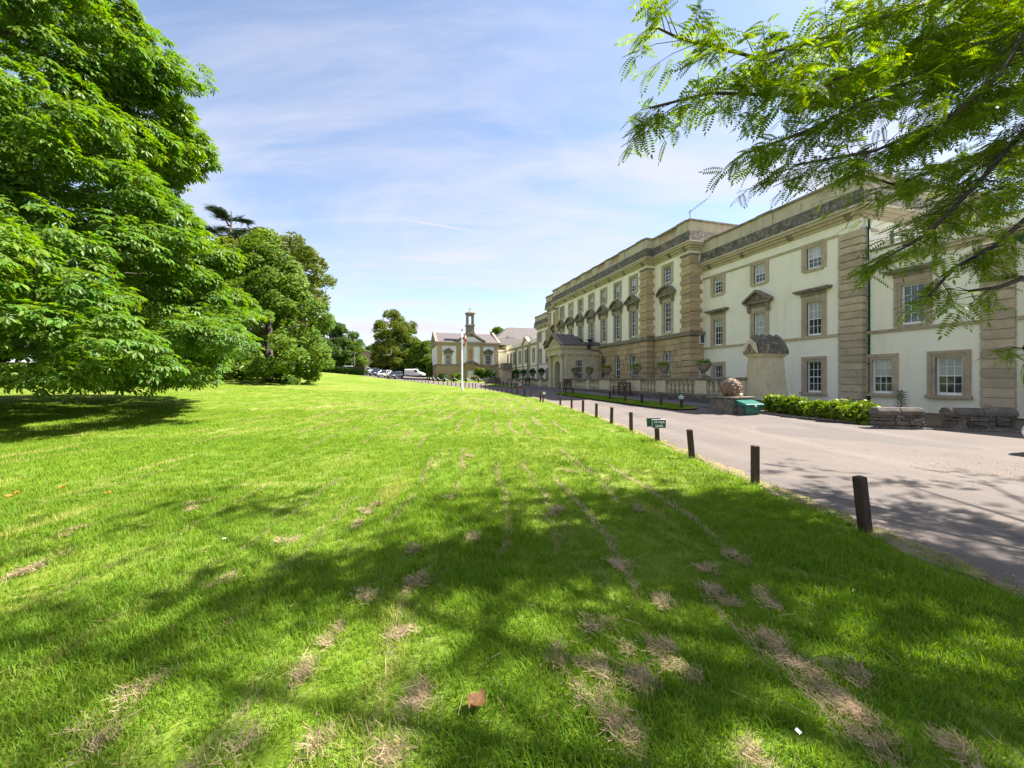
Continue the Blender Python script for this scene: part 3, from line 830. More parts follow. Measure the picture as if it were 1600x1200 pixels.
top_works(lb, 0, 9, 0, 8.2, 9.84, 10.4, 11.14, 12.0, False, True, brackets=(2, 4, 6), strips=((7.3, 8.2), (3.5, 4.3)))

V0, U0 = 22.8, 62.1
lw = site('far_wing', 'low cream two-storey wing with dark downpipes running back to the chapel', 'building', V0, U0)
ys_ = [64.7, 68.9, 72.6, 76.4, 78.7, 81.2]
ys_ = [y - U0 for y in ys_]
holes = []
for y in ys_: holes += [hole(y, 4.7, 1.0, 2.2), hole(y, 2.0, .9, 1.5)]
body(lw, 0, 20.4, 0, 7.8, holes, 8, M_CREAM)
for y in ys_:
    window(lw, y, 4.7, 1.0, 2.2, 2, 4, .22, 0, head=.06); window(lw, y, 2.0, .9, 1.5, 2, 2, .12, 0)
band(lw, 0, 20.4, 3.95, 4.12, .08)
m = MB(); m.box(-.12, .1, 0, 20.4, 7.6, 7.75); m.box(-.25, .1, 0, 20.4, 7.75, 7.95); ob('cornice', m.mesh('cornice', M_STONE), lw)
ob('parapet', MB().box(.0, .3, 0, 20.4, 7.95, 8.6).mesh('parapet', M_CREAM), lw)
ob('gable', MB().prism([(66.8 - U0, 7.95), (70.8 - U0, 7.95), (68.8 - U0, 9.2)], -.02, .32, 'x').mesh('gable', M_CREAM), lw)
m = MB()
for a, b in (((66.5 - U0, 7.96), (68.8 - U0, 9.25)), ((68.8 - U0, 9.25), (71.1 - U0, 7.96))): m.prism([a, b, (b[0], b[1] + .2), (a[0], a[1] + .2)], -.3, .36, 'x')
ob('raking_cornice', m.mesh('raking_cornice', M_STONE), lw)
for y in (66.8, 70.8): ob('pilaster', MB().box(-.12, .02, y - U0 - .3, y - U0 + .3, .2, 7.6).mesh('pilaster', M_STONE), lw)
for y in (67.3, 74.7): ob('downpipe', MB().tube([(-.2, y - U0, .3), (-.2, y - U0, 7.6)], .1, 6).mesh('downpipe', M_IRON), lw)
# cross wing closing the court
cw = site('cross_wing', 'plain cream wall closing the court between the far wing and the chapel', 'building', 22.75, 82.5)
ob('wall', MB().box(-14, 0, 0, 6, .5, 8.0).mesh('wall', M_CREAM), cw)
ob('string_course', MB().box(-14.05, .05, -.1, .0, 3.95, 4.1).mesh('string_course', M_STONE), cw)
ob('cornice', MB().box(-14.05, .05, -.2, .02, 7.5, 7.7).mesh('cornice', M_STONE), cw)
# slate-roofed house behind
sh = site('slate_roofed_house', 'house with big hipped slate roof rising behind the far wing', 'house', 24, 86, 0)
ob('wall', MB().box(0, 14, 0, 12, .5, 9.4).mesh('wall', M_CREAM), sh)
rf = ob('roof', MB().frus(-3.6, 14.4, -.5, 12.4, 9.4, -2.6, 13.4, .6, 11, 11.0).mesh('roof', M_SLATE), sh)
ob('upper_roof', MB().frus(-2.4, 13.2, .8, 10.8, 11.0, 1.5, 9.5, 4.5, 7, 14.0).mesh('upper_roof', M_SLATE), rf)
for y in (2, 4.4, 6.8): ob('dormer', MB().box(-3.4, -1.5, y, y + 1.2, 9.5, 10.8).mesh('dormer', M_PAINT), sh)
for x in (.4, 4.5): ob('rooflight', MB().box(x, x + 1.6, .75, 1.2, 11.1, 11.7).mesh('rooflight', M_BLIND), sh)

# ------------------------------------------------------------------ chapel (faces down the drive)
ch = site('chapel', 'stone and white rendered chapel with pedimented centre and open bell turret', 'chapel', 14.1, 80, 1.2, math.pi / 2)
# local x = away from the viewer (u), local y = towards -v
def cy(px): return -((7.8 + (px - 683) * .1303) - 14.1)
HL = 6.3
zs1, zs2 = 3.3, 7.25
m = MB(); wl, wr = cy(700), cy(763)
wh = [(wl - .5, wl + .5, 3.45, 5.4), (wr - .5, wr + .5, 3.45, 5.4)]
wall_front(m, -HL, HL, zs1, zs2, wh, 0, .25)
for y in (-HL, HL): m.quad((0, y, zs1), (12, y, zs1), (12, y, zs2), (0, y, zs2))
ob('wall', m.mesh('wall', M_WHITE), ch)
dy = cy(734.6)
m = MB(); wall_front(m, -HL - .03, HL + .03, -.6, zs1, [(dy - .62, dy + .62, .05, 2.3)], -.03, .4)
for y in (-HL - .03, HL + .03): m.quad((-.03, y, -.6), (12, y, -.6), (12, y, zs1), (-.03, y, zs1))
ob('base_wall', m.mesh('base_wall', M_ASH), ch)
ob('belt_course', MB().box(-.2, 12, -HL - .15, HL + .15, zs1, zs1 + .22).mesh('belt_course', M_WEATH), ch)
for p0, p1 in ((683, 690.3), (712.5, 720), (729.3, 739.6), (749.6, 755), (773.4, 779.4)):
    y0, y1 = sorted((cy(p0), cy(p1))); ob('pilaster', MB().box(-.16, .02, y0, y1, zs1 + .22, zs2).mesh('pilaster', M_ASH), ch)
ob('niche', MB().box(-.165, -.1, dy - .35, dy + .35, 4.6, 6.6).mesh('niche', mat('niche_stone', (.42, .26, .13), (.34, .2, .1), 4)), ch)
m = MB(); m.box(-.2, 12, -HL - .1, HL + .1, zs2, zs2 + .35); m.box(-.35, 12, -HL - .25, HL + .25, zs2 + .35, zs2 + .55); m.box(-.5, 12, -HL - .4, HL + .4, zs2 + .55, zs2 + .78)
ob('cornice', m.mesh('cornice', M_STONE), ch)
zr = zs2 + .78
ob('roof', MB().prism([(-.45, zr), (11.8, zr), (5.6, zr + 2.4)], -HL - .3, HL + .3, 'y').mesh('roof', M_SLATE), ch)
for s in (-1, 1):
    y = s * (HL + .12); m = MB().prism([(-.55, zr - .02), (11.9, zr - .02), (5.6, zr + 2.75)], y - .28, y + .28, 'y'); ob('gable_coping', m.mesh('gable_coping', M_WEATH), ch)
pa, pb = cy(757), cy(712); pm = (pa + pb) / 2
ob('tympanum', MB().prism([(pa + .2, zr), (pb - .2, zr), (pm, zr + 1.5)], -.25, 3, 'x').mesh('tympanum', M_WHITE), ch)
m = MB()
for a, b in (((pa - .15, zr), (pm, zr + 1.75)), ((pm, zr + 1.75), (pb + .15, zr))): m.prism([a, b, (b[0], b[1] + .3), (a[0], a[1] + .3)], -.65, 3.2, 'x')
ob('raking_cornice', m.mesh('raking_cornice', M_WEATH), ch)
bt = MB(); z = zr + 1.3
bt.box(-.3, 1.2, pm - .75, pm + .75, z, z + 2.0); bt.frus(-.32, 1.22, pm - 1.3, pm + 1.3, z - .2, -.31, 1.21, pm - .76, pm + .76, z + .9)
bt.box(-.42, 1.3, pm - .9, pm + .9, z + 2.0, z + 2.3)
tu = ob('bell_turret', bt.mesh('bell_turret', M_WEATH), ch)
for y in (-.55, .55): ob('turret_pier', MB().box(-.2, 1.1, pm + y - .17, pm + y + .17, z + 2.3, z + 4.3).mesh('turret_pier', M_WEATH), tu)
m = MB(); m.box(-.21, 1.11, pm - .72, pm + .72, z + 4.15, z + 4.5); m.box(-.35, 1.25, pm - .95, pm + .95, z + 4.5, z + 4.7); m.frus(-.3, 1.2, pm - .85, pm + .85, z + 4.7, .3, .6, pm - .12, pm + .12, z + 5.35); m.box(.38, .52, pm - .08, pm + .08, z + 5.3, z + 5.75)
ob('turret_cap', m.mesh('turret_cap', M_WEATH), tu)
for y in (wl, wr):
    w_ = ob('window', surround_mesh(1.0, 1.95, .24, .12, .0), ch, (0, y, 3.45))
    ob('sash', sash_mesh(1.0, 1.95, 3, 4), w_)
    for j in range(2): ob('pane', pane_mesh(.85, .89, 0), w_, (0, 0, .11 + .89 * (j + .5)))
    ob('pediment', pediment_mesh('tri', 1.0, .24), w_, (0, 0, 2.2))
dr = ob('door', MB().box(.06, .14, dy - .62, dy + .62, .05, 2.3).mesh('door', M_PAINT), ch)
for s in (-1, 1): ob('door_panel', MB().box(.03, .062, dy + s * .31 - .22, dy + s * .31 + .22, .3, 2.1).mesh('door_panel', M_PAINT), dr)
m = MB()
for s in (-1, 1): m.box(-.3, .0, dy + s * .95 - .2, dy + s * .95 + .2, -.3, 2.9)
m.box(-.35, 0, dy - 1.2, dy + 1.2, 2.9, 3.5)
ob('door_case', m.mesh('door_case', M_ASH), ch)
m = MB()
for a, b in (((dy - 1.5, 3.5), (dy, 4.3)), ((dy, 4.3), (dy + 1.5, 3.5))): m.prism([a, b, (b[0], b[1] + .22), (a[0], a[1] + .22)], -.7, .0, 'x')
m.prism([(dy - 1.4, 3.5), (dy + 1.4, 3.5), (dy, 4.28)], -.5, -.01, 'x')
ob('door_pediment', m.mesh('door_pediment', M_WEATH), ch)
ob('doorstep', MB().box(-1.1, -.04, dy - 1.2, dy + 1.2, -.5, .05).mesh('doorstep', M_PALE), ch)

# pink house far off
ph = thing('pink_house', 'small pink gabled cottage with tall chimney far off between the trees', 'house', (-46.5, 126, gz(-46.5, 126)), .2)
m = MB().prism([(-4, -.5), (4, -.5), (4, 4.2), (0, 6.4), (-4, 4.2)], -4, 4, 'y')
ob('wall', m.mesh('wall', mat('pink_render', (.55, .38, .30), (.48, .32, .25), 1)), ph)
m = MB()
for a, b in (((-4.5, 4.0), (0, 6.5)), ((0, 6.5), (4.5, 4.0))): m.prism([a, b, (b[0], b[1] + .2), (a[0], a[1] + .2)], -4.3, 4.3, 'y')
ob('roof', m.mesh('roof', M_SLATE), ph)
ob('chimney', MB().box(-3.9, -2.7, -3.6, -2.4, 3.6, 9.6).mesh('chimney', M_ASH), ph)
ob('window', MB().box(-.7, .7, -4.05, -3.98, 2, 3.4).mesh('window', M_GLASS), ph)
ob('white_bay', MB().box(-6.2, -4.1, -4.5, -1, -.5, 2.4).mesh('white_bay', M_PAINT), ph)
# ------------------------------------------------------------------ terrace balustrade (v 16.7)
BZ = 1.76
def bal_mesh():
    pr = [(.085, 0), (.085, .05), (.05, .07), (.075, .12), (.115, .2), (.125, .27), (.10, .38), (.06, .5), (.045, .58), (.065, .62), (.045, .66), (.075, .70), (.075, .74)]
    return MB().lathe(pr, 9).mesh('baluster', M_PALE, True)
BAL = cached('bal', bal_mesh)
def balustrade(label, runs, piers):
    u0 = min(min(r[0] for r in runs), min(p[0] for p in piers)); u1 = max(max(r[1] for r in runs), max(p[1] for p in piers))
    x, y = wld(16.7, u0); gb = gz(x, y)
    b = site('stone_balustrade', label, 'balustrade', 16.7, u0, 0)
    # rubble plinth, stone by stone in two courses
    n = int((u1 - u0) / .62)
    for i in range(n):
        ya, yb = (u1 - u0) * i / n, (u1 - u0) * (i + 1) / n
        xx, yy = wld(16.6, u0 + ya); g0 = gz(xx, yy)
        zm = (g0 + .74) / 2 + .02
        stone(b, -.15, .3, ya + .01, yb - .01, g0 - .1, zm - .008, M_RUB, 'plinth_stone')
        sh = .3 * (yb - ya)
        stone(b, -.145 + RND.uniform(-.01, .01), .3, ya + .01 + sh, min(yb + sh, u1 - u0) - .005, zm, .74, M_RUB, 'plinth_stone')
    ob('base_rail', MB().box(-.1, .26, 0, u1 - u0, .735, .83).mesh('base_rail', M_WEATH), b)
    ob('coping', MB().box(-.14, .3, -.02, u1 - u0 + .02, BZ - .17, BZ - .08).box(-.19, .35, -.06, u1 - u0 + .06, BZ - .08, BZ).mesh('coping', M_WEATH), b)
    for a, c in piers:
        ob('pier', MB().box(-.12, .28, a - u0, c - u0, .831, BZ - .171).mesh('pier', M_PALE), b)
    hs = (BZ - .17 - .83) / .74
    for a, c in runs:
        n = max(2, round((c - a) / .36))
        for i in range(n):
            ob('baluster', BAL, b, (.08, a - u0 + (c - a) * (i + .5) / n, .83), scale=(1, 1, hs))
    return b
balustrade('pale stone balustrade with bulbous balusters beside the grass verge', [(16.6, 18.2), (19.05, 21.7), (22.65, 24.45), (26.15, 28.65), (30.35, 32.2), (32.85, 35.2), (35.85, 37.5)],
           [(15.65, 16.55), (18.2, 19.05), (21.7, 22.65), (24.45, 26.15), (28.65, 30.35), (32.2, 32.85), (35.2, 35.85), (37.5, 37.85)])
balustrade('stretch of stone balustrade beyond the entrance porch, by the traffic cone', [(42.2, 44.3), (45.4, 47.6), (48.6, 51.2), (52.6, 55.0), (56, 58.4)], [(41.65, 42.2), (44.3, 45.4), (47.6, 48.6), (51.2, 52.6), (55, 56), (58.4, 59.4)])
ep = site('gate_pier', 'short stone gate pier with dark flat cap at the far balustrade end', 'pier', 16.6, 60.0, 0)
ob('shaft', MB().frus(-.75, .75, -.6, .6, .4, -.68, .68, -.55, .55, 3.2).mesh('shaft', M_STONE), ep)
ob('cap', MB().box(-.95, .95, -.8, .8, 3.2, 3.5).box(-.8, .8, -.7, .7, 3.5, 4.2).mesh('cap', M_WEATH), ep)
lwz = site('low_wall', 'dark low stone wall running from the far gate pier towards the chapel', 'wall', 16.0, 60.6, .6)
for i in range(3):
    stone(lwz, -.9 * i - .89, -.9 * i, -.2, .2, -.2, .75, M_RUB, 'wall_stone'); stone(lwz, -.9 * i - 1.2, -.9 * i - .32, -.19, .19, .76, 1.3, M_RUB, 'wall_stone')

# scalloped gate pier
gp_ = site('scalloped_gate_pier', 'tapering stone gate pier with scalloped blackened cap beside the green grit bin', 'pier', 16.75, 14.95, .12)
D, Wd = 1.5, .66
ob('shaft', MB().frus(-.1, D + .16, -.12, Wd + .12, .55, .0, D, 0, Wd, 2.62).mesh('shaft', M_PALE), gp_)
ob('base', MB().frus(-.2, D + .3, -.22, Wd + .22, -.3, -.12, D + .2, -.15, Wd + .15, .55).mesh('base', M_RUB, bevel=.03), gp_)
ob('panel', MB().box(-.06, .05, .12, Wd - .12, .9, 2.4).mesh('panel', M_PALE), gp_)
ob('cap_mould', MB().frus(-.03, D + .03, -.03, Wd + .03, 2.62, -.14, D + .14, -.14, Wd + .14, 2.78).mesh('cap_mould', M_PALE), gp_)
cw_ = Wd + .32
for i in range(4):                      # four scallops, each a rounded roll across the roof
    x0 = -.14 + (D + .28) * i / 4; x1 = -.14 + (D + .28) * (i + 1) / 4
    m = MB(); nn = 8
    for j in range(nn):
        t0, t1 = j / nn, (j + 1) / nn
        def sec(t):
            xx = x0 + (x1 - x0) * t; lift = .26 * math.sin(math.pi * t) ** .6
            return xx, lift
        (xa, la), (xb, lb) = sec(t0), sec(t1)
        prof = [(0, 0), (0, .15), (.16, .55), (.36, .84), (.5, .95), (.64, .84), (.84, .55), (1, .15), (1, 0)]
        pa = [(-.16 + cw_ * p, 2.78 + q * (.78) + la * (q > .1)) for p, q in prof]; pb = [(-.16 + cw_ * p, 2.78 + q * .78 + lb * (q > .1)) for p, q in prof]
        for k in range(len(prof) - 1):
            m.quad((xa, *pa[k]), (xb, *pb[k]), (xb, *pb[k + 1]), (xa, *pa[k + 1]))
        if j == 0 and i == 0: m.quad(*[(xa, *p) for p in pa])
        if j == nn - 1 and i == 3: m.quad(*[(xb, *p) for p in pb])
    ob('scallop', m.mesh('scallop', M_DARK), gp_)
m = MB(); c = (Wd / 2)
m.prism([(c - .42, 2.8), (c + .42, 2.8), (c + .3, 3.3), (c, 3.52), (c - .3, 3.3)], -.26, -.19, 'x')
ob('crest_panel', m.mesh('crest_panel', M_PALE), gp_)
m = MB()
for dy_, dz, s in ((0, 3.2, .09), (-.1, 3.05, .08), (.1, 3.05, .08), (0, 2.98, .1), (-.2, 2.93, .06), (.2, 2.93, .06), (-.07, 3.13, .05), (.08, 3.14, .05)): m.lathe([(s * .3, -s), (s, -s * .2), (s * .8, s * .5), (s * .2, s)], 6, (-.26, c + dy_, dz))
m.box(-.3, -.24, c - .34, c + .34, 2.82, 2.88)
ob('carved_crest', m.mesh('carved_crest', M_WEATH), gp_)

# plinth with stone pine cone
pl = site('stone_plinth', 'rough square stone plinth carrying the carved stone pineapple', 'plinth', 14.75, 14.6, .08)
ob('block', MB().frus(-.78, .72, -.72, .72, -.2, -.68, .64, -.62, .62, .74).mesh('block', M_RUB, bevel=.05), pl)
ob('top_slab', MB().box(-.74, .7, -.68, .68, .74, .8).mesh('top_slab', M_WEATH), pl)
ob('step_stone', MB().box(-.5, .45, -1.05, -.7, -.2, .42).mesh('step_stone', M_RUB, bevel=.03), pl)
px_, py_ = wld(14.65, 14.6)
pn = thing('stone_pineapple', 'carved stone pineapple finial lying tilted on the square plinth', 'ornament', (px_, py_, .88 + .42))
pn.rotation_euler = (.25, -.5, TH)
ob('core', MB().lathe([(.12, -.36), (.3, -.25), (.4, -.02), (.36, .2), (.24, .36), (.08, .44)], 14).mesh('core', M_WEATH, True), pn)
def lobe():
    m = MB().lathe([(.02, -.1), (.09, -.07), (.115, 0), (.09, .07), (.03, .11)], 8)
    return m.mesh('scale_lobe', mat('red_brown_stone', (.30, .19, .14), (.20, .13, .10), 6, .9, .4, 20, rnd=.25), True)
LB = lobe()
for r in range(6):
    zz_ = -.28 + r * .125; rr = [.27, .37, .40, .37, .29, .17][r]; n_ = [9, 11, 12, 11, 9, 6][r]
    for k in range(n_):
        a = 2 * math.pi * (k + .5 * (r % 2)) / n_
        ob('scale_lobe', LB, pn, (rr * math.cos(a), rr * math.sin(a), zz_), (0, .5, a), (.55, .95, .8))
m = MB()
for k in range(9):
    a = k * .7; m.lathe([(.03, -.06), (.11, -.03), (.1, .03), (.02, .06)], 7, (.38 * math.cos(a), .38 * math.sin(a), -.36 + .02 * math.sin(k * 3)))
ob('base_leaves', m.mesh('base_leaves', M_PALE, True), pn)

# grit bin
gb_ = site('grit_bin', 'green plastic grit bin with sloping lid against the stone plinth', 'bin', 14.72, 13.72, .1)
gb_.rotation_euler = (0, 0, TH - .05)
ob('tub', MB().frus(-.36, .36, -.26, .26, 0, -.42, .42, -.34, .32, .40).mesh('tub', M_BIN, bevel=.02), gb_)
ob('feet', MB().box(-.3, -.14, -.3, -.2, -.05, .12).box(.14, .3, -.3, -.2, -.05, .12).mesh('feet', M_BIN), gb_)
m = MB(); m.prism([(-.4, .40), (.37, .40), (.37, .66), (.3, .68), (-.38, .50), (-.4, .48)], -.47, .47, 'x')
ob('lid', m.mesh('lid', M_BIN, bevel=.015), gb_)
ob('latch', MB().box(-.05, .05, -.43, -.4, .38, .49).mesh('latch', M_LETTER), gb_)

# low rubble walls at the bed end
def rubble_wall(label, p0, p1, h):
    a, b = Vector((*p0, 0)), Vector((*p1, 0)); d = b - a; ln = d.length
    g0 = gz(*((a + b) / 2).to_2d())
    t = thing('low_rubble_wall', label, 'wall', (a.x, a.y, g0), math.atan2(d.y, d.x))
    z = -.1; r = 0
    while z < h - .25:
        hh = min(RND.uniform(.06, .15), h - .2 - z); x = -.0
        while x < ln - .02:
            w_ = RND.uniform(.1, .5); x1 = min(x + w_, ln)
            o_ = stone(t, x + .006, x1 - .006, -.2 + RND.uniform(-.045, .03), .2, z + RND.uniform(.002, .014), z + hh - RND.uniform(-.006, .01), M_RUB, 'wall_stone'); o_.rotation_euler = (RND.gauss(0, .03), RND.gauss(0, .03), RND.gauss(0, .05)); x = x1
        z += hh; r += 1
    nc = max(2, int(ln / .65))
    for i in range(nc):
        x0, x1 = ln * i / nc, ln * (i + 1) / nc
        m = MB().prism([(-.24, z), (.24, z), (.24, z + .12), (.14, z + .24), (-.14, z + .24), (-.24, z + .12)], x0 - (.03 if i == 0 else -.004), x1 + (.03 if i == nc - 1 else -.004), 'x')
        ob('coping_stone', m.mesh('coping_stone', M_RUB, bevel=.02), t)
rubble_wall('low dark rubble wall between the hydrangeas and the step gap', (12.1, 13.25), (13.32, 13.0), .68)
rubble_wall('low dark rubble wall below the quoin with a downpipe beside it', (14.0, 12.8), (15.65, 12.45), .68)
st = thing('stone_step', 'worn stone step filling the gap between two low rubble walls', 'step', (13.65, 13.0, gz(13.65, 13.0)), -.2)
ob('tread', MB().box(-.2, .2, -.12, .6, -.05, .16).mesh('tread', M_RUB, bevel=.03), st)
kb = MB()
kpts = [(15.2, 14.0), (15.45, 12.4), (16.1, 10.0), (16.35, 9.4)]
for (v0, u0), (v1, u1) in zip(kpts[:-1], kpts[1:]):
    p, q = wld(v0, u0), wld(v1, u1); kb.tube([(p[0], p[1], gz(*p) + .05), (q[0], q[1], gz(*q) + .05)], .06, 5)
for p, q in (((15.7, 12.3), (22, 11.6)), ((12.0, 13.1), (15.7, 12.2))): kb.tube([(p[0], p[1], .05), (q[0], q[1], .05)], .06, 5)
ob('kerb', kb.mesh('kerb', M_RUB), kind='structure')

# ------------------------------------------------------------------ urns
def urn_meshes():
    pr = [(.2, 0), (.2, .07), (.09, .1), (.07, .2), (.12, .24), (.26, .36), (.33, .5), (.35, .62), (.42, .68), (.42, .72), (.34, .72)]
    return MB().lathe(pr, 14).mesh('bowl', M_WEATH, True), MB().box(-.24, .24, -.24, .24, -.02, .1).mesh('foot', M_WEATH)
UB, UF = urn_meshes()
def urn(v, u, label, plant=1., z=BZ, sc=1.):
    t = site('stone_urn', label, 'urn', v, u, z, 0, 'urns along the balustrade')
    ob('foot', UF, t, scale=(sc, sc, sc)); ob('bowl', UB, t, (0, 0, .08 * sc), scale=(sc, sc, sc))
    return t
URNS = []
for u, lb_ in ((18.6, 'weathered stone urn with leafy planting nearest the carved pineapple'), (22.1, 'two-handled stone urn with pale trailing plants, in front of the end bay window'), (25.2, 'stone urn on the wide balustrade pier behind the slatted bench'), (29.4, 'stone urn with sparse plants before the lantern on its pole'),
                 (32.5, 'small stone urn with bright green plants beside the porch'), (35.5, 'stone urn with reddish plants nearest the porch window')):
    URNS.append(urn(16.78, u, lb_))
for u in (44.85, 48.1, 51.9, 55.5): URNS.append(urn(16.78, u, 'dark bushy planted urn on the balustrade beyond the porch', sc=.95))

# lantern on a curved pole by the porch
lt = site('wall_lantern', 'dark lantern on a bent pole against the front beside the porch', 'lantern', 19.9, 36.6, .3)
ob('pole', MB().tube([(.5, 0, 0), (.5, 0, 3.6), (.42, 0, 4.0), (.1, 0, 4.25), (-.5, 0, 4.3), (-1.05, 0, 4.45)], .05, 8).mesh('pole', M_IRON), lt)
ob('lamp', MB().frus(-1.15, -.95, -.1, .1, 4.4, -1.26, -.84, -.21, .21, 4.85).frus(-1.26, -.84, -.21, .21, 4.85, -1.1, -1.0, -.05, .05, 5.15).mesh('lamp', M_IRON), lt)
# little bushes and bowl on the porch roof
pb_ = site('roof_planter', 'dark bowl planter on the flat roof behind the porch pediment', 'planter', 20.0, 38.6, 5.54)
ob('bowl', MB().lathe([(.12, 0), (.1, .15), (.3, .3), (.36, .42), (.3, .42)], 10).mesh('bowl', M_IRON, True), pb_)

# ------------------------------------------------------------------ benches
def bench(v, u, label):
    x, y = wld(v, u)
    t = site('garden_bench', label, 'bench', v, u, gz(x, y) + .045, 0, None)
    for i in range(5): ob('seat_slat', cached('slat', lambda: MB().box(-.04, .04, -.8, .8, -.015, .015).mesh('slat', M_POST)), t, (-.2 + .09 * i, 0, .44))
    for i in range(8): ob('back_slat', cached('bslat', lambda: MB().box(-.012, .012, -.03, .03, 0, .4).mesh('back_slat', M_POST)), t, (.24, -.7 + .2 * i, .5))
    ob('top_rail', MB().box(.2, .28, -.82, .82, .88, .98).mesh('top_rail', M_POST), t)
    for y_ in (-.76, .76):
        ob('leg', MB().box(.2, .28, y_ - .04, y_ + .04, -.05, .95).mesh('leg', M_POST), t); ob('leg', MB().box(-.26, -.18, y_ - .04, y_ + .04, -.05, .64).mesh('leg', M_POST), t)
        ob('armrest', MB().box(-.3, .26, y_ - .05, y_ + .05, .64, .69).mesh('armrest', M_POST), t)
bench(16.05, 26.0, 'dark slatted garden bench in front of the wide balustrade pier')
bench(16.05, 48.6, 'dark slatted bench far along the path beside the traffic cone')
bench(16.05, 36.2, 'dark slatted bench against the balustrade just before the porch')

# ------------------------------------------------------------------ timber posts
PM = cached('post', lambda: MB().box(-.05, .05, -.05, .05, -.15, .585).mesh('timber_post', M_POST, bevel=.012))
PS = cached('post2', lambda: MB().box(-.06, .06, -.06, .06, -.15, .6).mesh('timber_post', M_POST, bevel=.012))
def post(x, y, label, group, me=PM, tilt=(0, 0), rz=0., sz=1.):
    o = ob('timber_post', me, None, (x, y, gz(x, y) + .02), (tilt[0], tilt[1], rz)); o.scale = (1, 1, sz)
    return tag(o, label, 'post', group)
post(3.81, 4.28, 'dark square timber post leaning towards the lawn, biggest of the row', None, tilt=(0, -.12), rz=.1)
post(3.83, 6.25, 'upright dark timber post beside the dappled shade on the drive', None, rz=.05)
post(3.76, 8.29, 'dark timber post leaning left, next to the speed limit sign', None, tilt=(.03, -.11), rz=.1)
row = [(3.81, 12.49), (3.71, 14.56), (3.59, 16.61), (3.45, 18.95), (3.22, 21.04), (2.94, 23.65), (2.1, 28.1), (1.55, 30.96), (1.1, 32.98), (.53, 34.49), (.06, 35.86), (-.42, 37.28), (-.93, 38.42), (-1.4, 39.59), (-1.85, 40.91), (-2.31, 42.16), (-2.88, 43.57), (-3.45, 45.16), (-4.22, 46.68), (-4.63, 47.52), (-5.19, 48.38), (-5.78, 49.41), (-6.55, 50.76), (-7.32, 52.15), (-8.22, 54.22), (-8.98, 55.7), (-9.93, 57.57), (-10.91, 59.14), (-11.99, 60.94), (-13.07, 62.6), (-13.9, 64.31), (-14.83, 65.68), (-15.93, 67.47), (-16.89, 68.9), (-17.76, 70.15), (-18.55, 70.99), (-19.35, 71.85)]
for x, y in row:
    post(x - .06, y, 'dark timber post in the curving row along the lawn edge', 'posts along the lawn edge', tilt=(RND.uniform(-.02, .02), RND.uniform(-.025, .02)), rz=RND.uniform(-.1, .3))
for u in (18.34, 20.1, 21.85, 23.7, 29.5, 30.95):
    x, y = wld(13.75, u); post(x, y, 'dark timber post standing on the narrow grass verge', 'posts on the grass verge', PS, rz=TH)
for u in (45, 46.8, 48.7, 50.6, 52.6, 54.6, 56.6, 58.6):
    x, y = wld(13.6, u); post(x, y, 'dark timber post on the far strip of verge past the porch', 'posts on the far verge', PS, rz=TH)
cp = thing('marked_post', 'dark timber post with a white card fixed near its top', 'post', (2.06, 26.34, gz(2.06, 26.34)))
ob('shaft', PM, cp, (0, 0, .0), scale=(1, 1, 1.2)); ob('shaft', PM, cp, (-.16, .25, .0))
ob('white_card', MB().box(-.03, .16, -.11, -.09, .5, .66).mesh('white_card', M_LETTER), cp)

def text(body, size, parent, loc, rot, m):
    cu = bpy.data.curves.new('lettering', 'FONT'); cu.body = body; cu.size = size; cu.align_x = 'CENTER'; cu.align_y = 'CENTER'; cu.extrude = .001
    cu.offset = size * .02
    tmp = bpy.data.objects.new('lettering', cu)
    me = bpy.data.meshes.new_from_object(tmp); me.materials.clear(); me.materials.append(m)
    bpy.data.objects.remove(tmp)
    return ob('lettering', me, parent, loc, rot)
sg = thing('speed_limit_sign', 'green speed limit boards on a dark post at the lawn edge', 'sign', (3.84, 10.47, gz(3.84, 10.47) + .02))
ob('post', PM, sg, (0, 0, -.04), (0, -.05, .0))
bd = ob('board', MB().box(-.185, .185, -.115, -.10, .345, .575).mesh('board', M_LETTER, bevel=.004), sg)
ob('board_face', MB().box(-.176, .176, -.1185, -.1145, .354, .566).mesh('board_face', M_SIGN), bd)
text('10 mph', .095, bd, (0, -.1195, .508), (math.pi / 2, 0, 0), M_LETTER)
text('Limit', .095, bd, (0, -.1195, .408), (math.pi / 2, 0, 0), M_LETTER)
b2 = ob('rear_board', MB().box(-.2, .16, -.006, .006, -.115, .115).mesh('rear_board', M_SIGN, bevel=.003), sg, (-.04, .12, .47), (0, -.06, -.55))
x, y = wld(13.75, 16.75)
ns = thing('notice_sign', 'small round-topped green notice with white lines on a verge post', 'sign', (x, y, gz(x, y) + .05))
ob('post', PS, ns, (0, 0, -.02), (0, 0, TH), (.9, .9, .85))
pr = [(-.16, .40), (.16, .40), (.16, .66)] + [(.16 * math.cos(math.pi * i / 8), .66 + .1 * math.sin(math.pi * i / 8)) for i in range(1, 8)] + [(-.16, .66)]
bd = ob('board', MB().prism(pr, -.10, -.085, 'y').mesh('board', M_SIGN), ns, (0, 0, .02), (0, 0, -.45))
m = MB(); m.box(-.045, .045, -.103, -.0995, .625, .66); m.box(-.12, .12, -.103, -.0995, .55, .59); m.box(-.105, .105, -.103, -.0995, .475, .515)
ob('white_marks', m.mesh('white_marks', M_LETTER), bd)

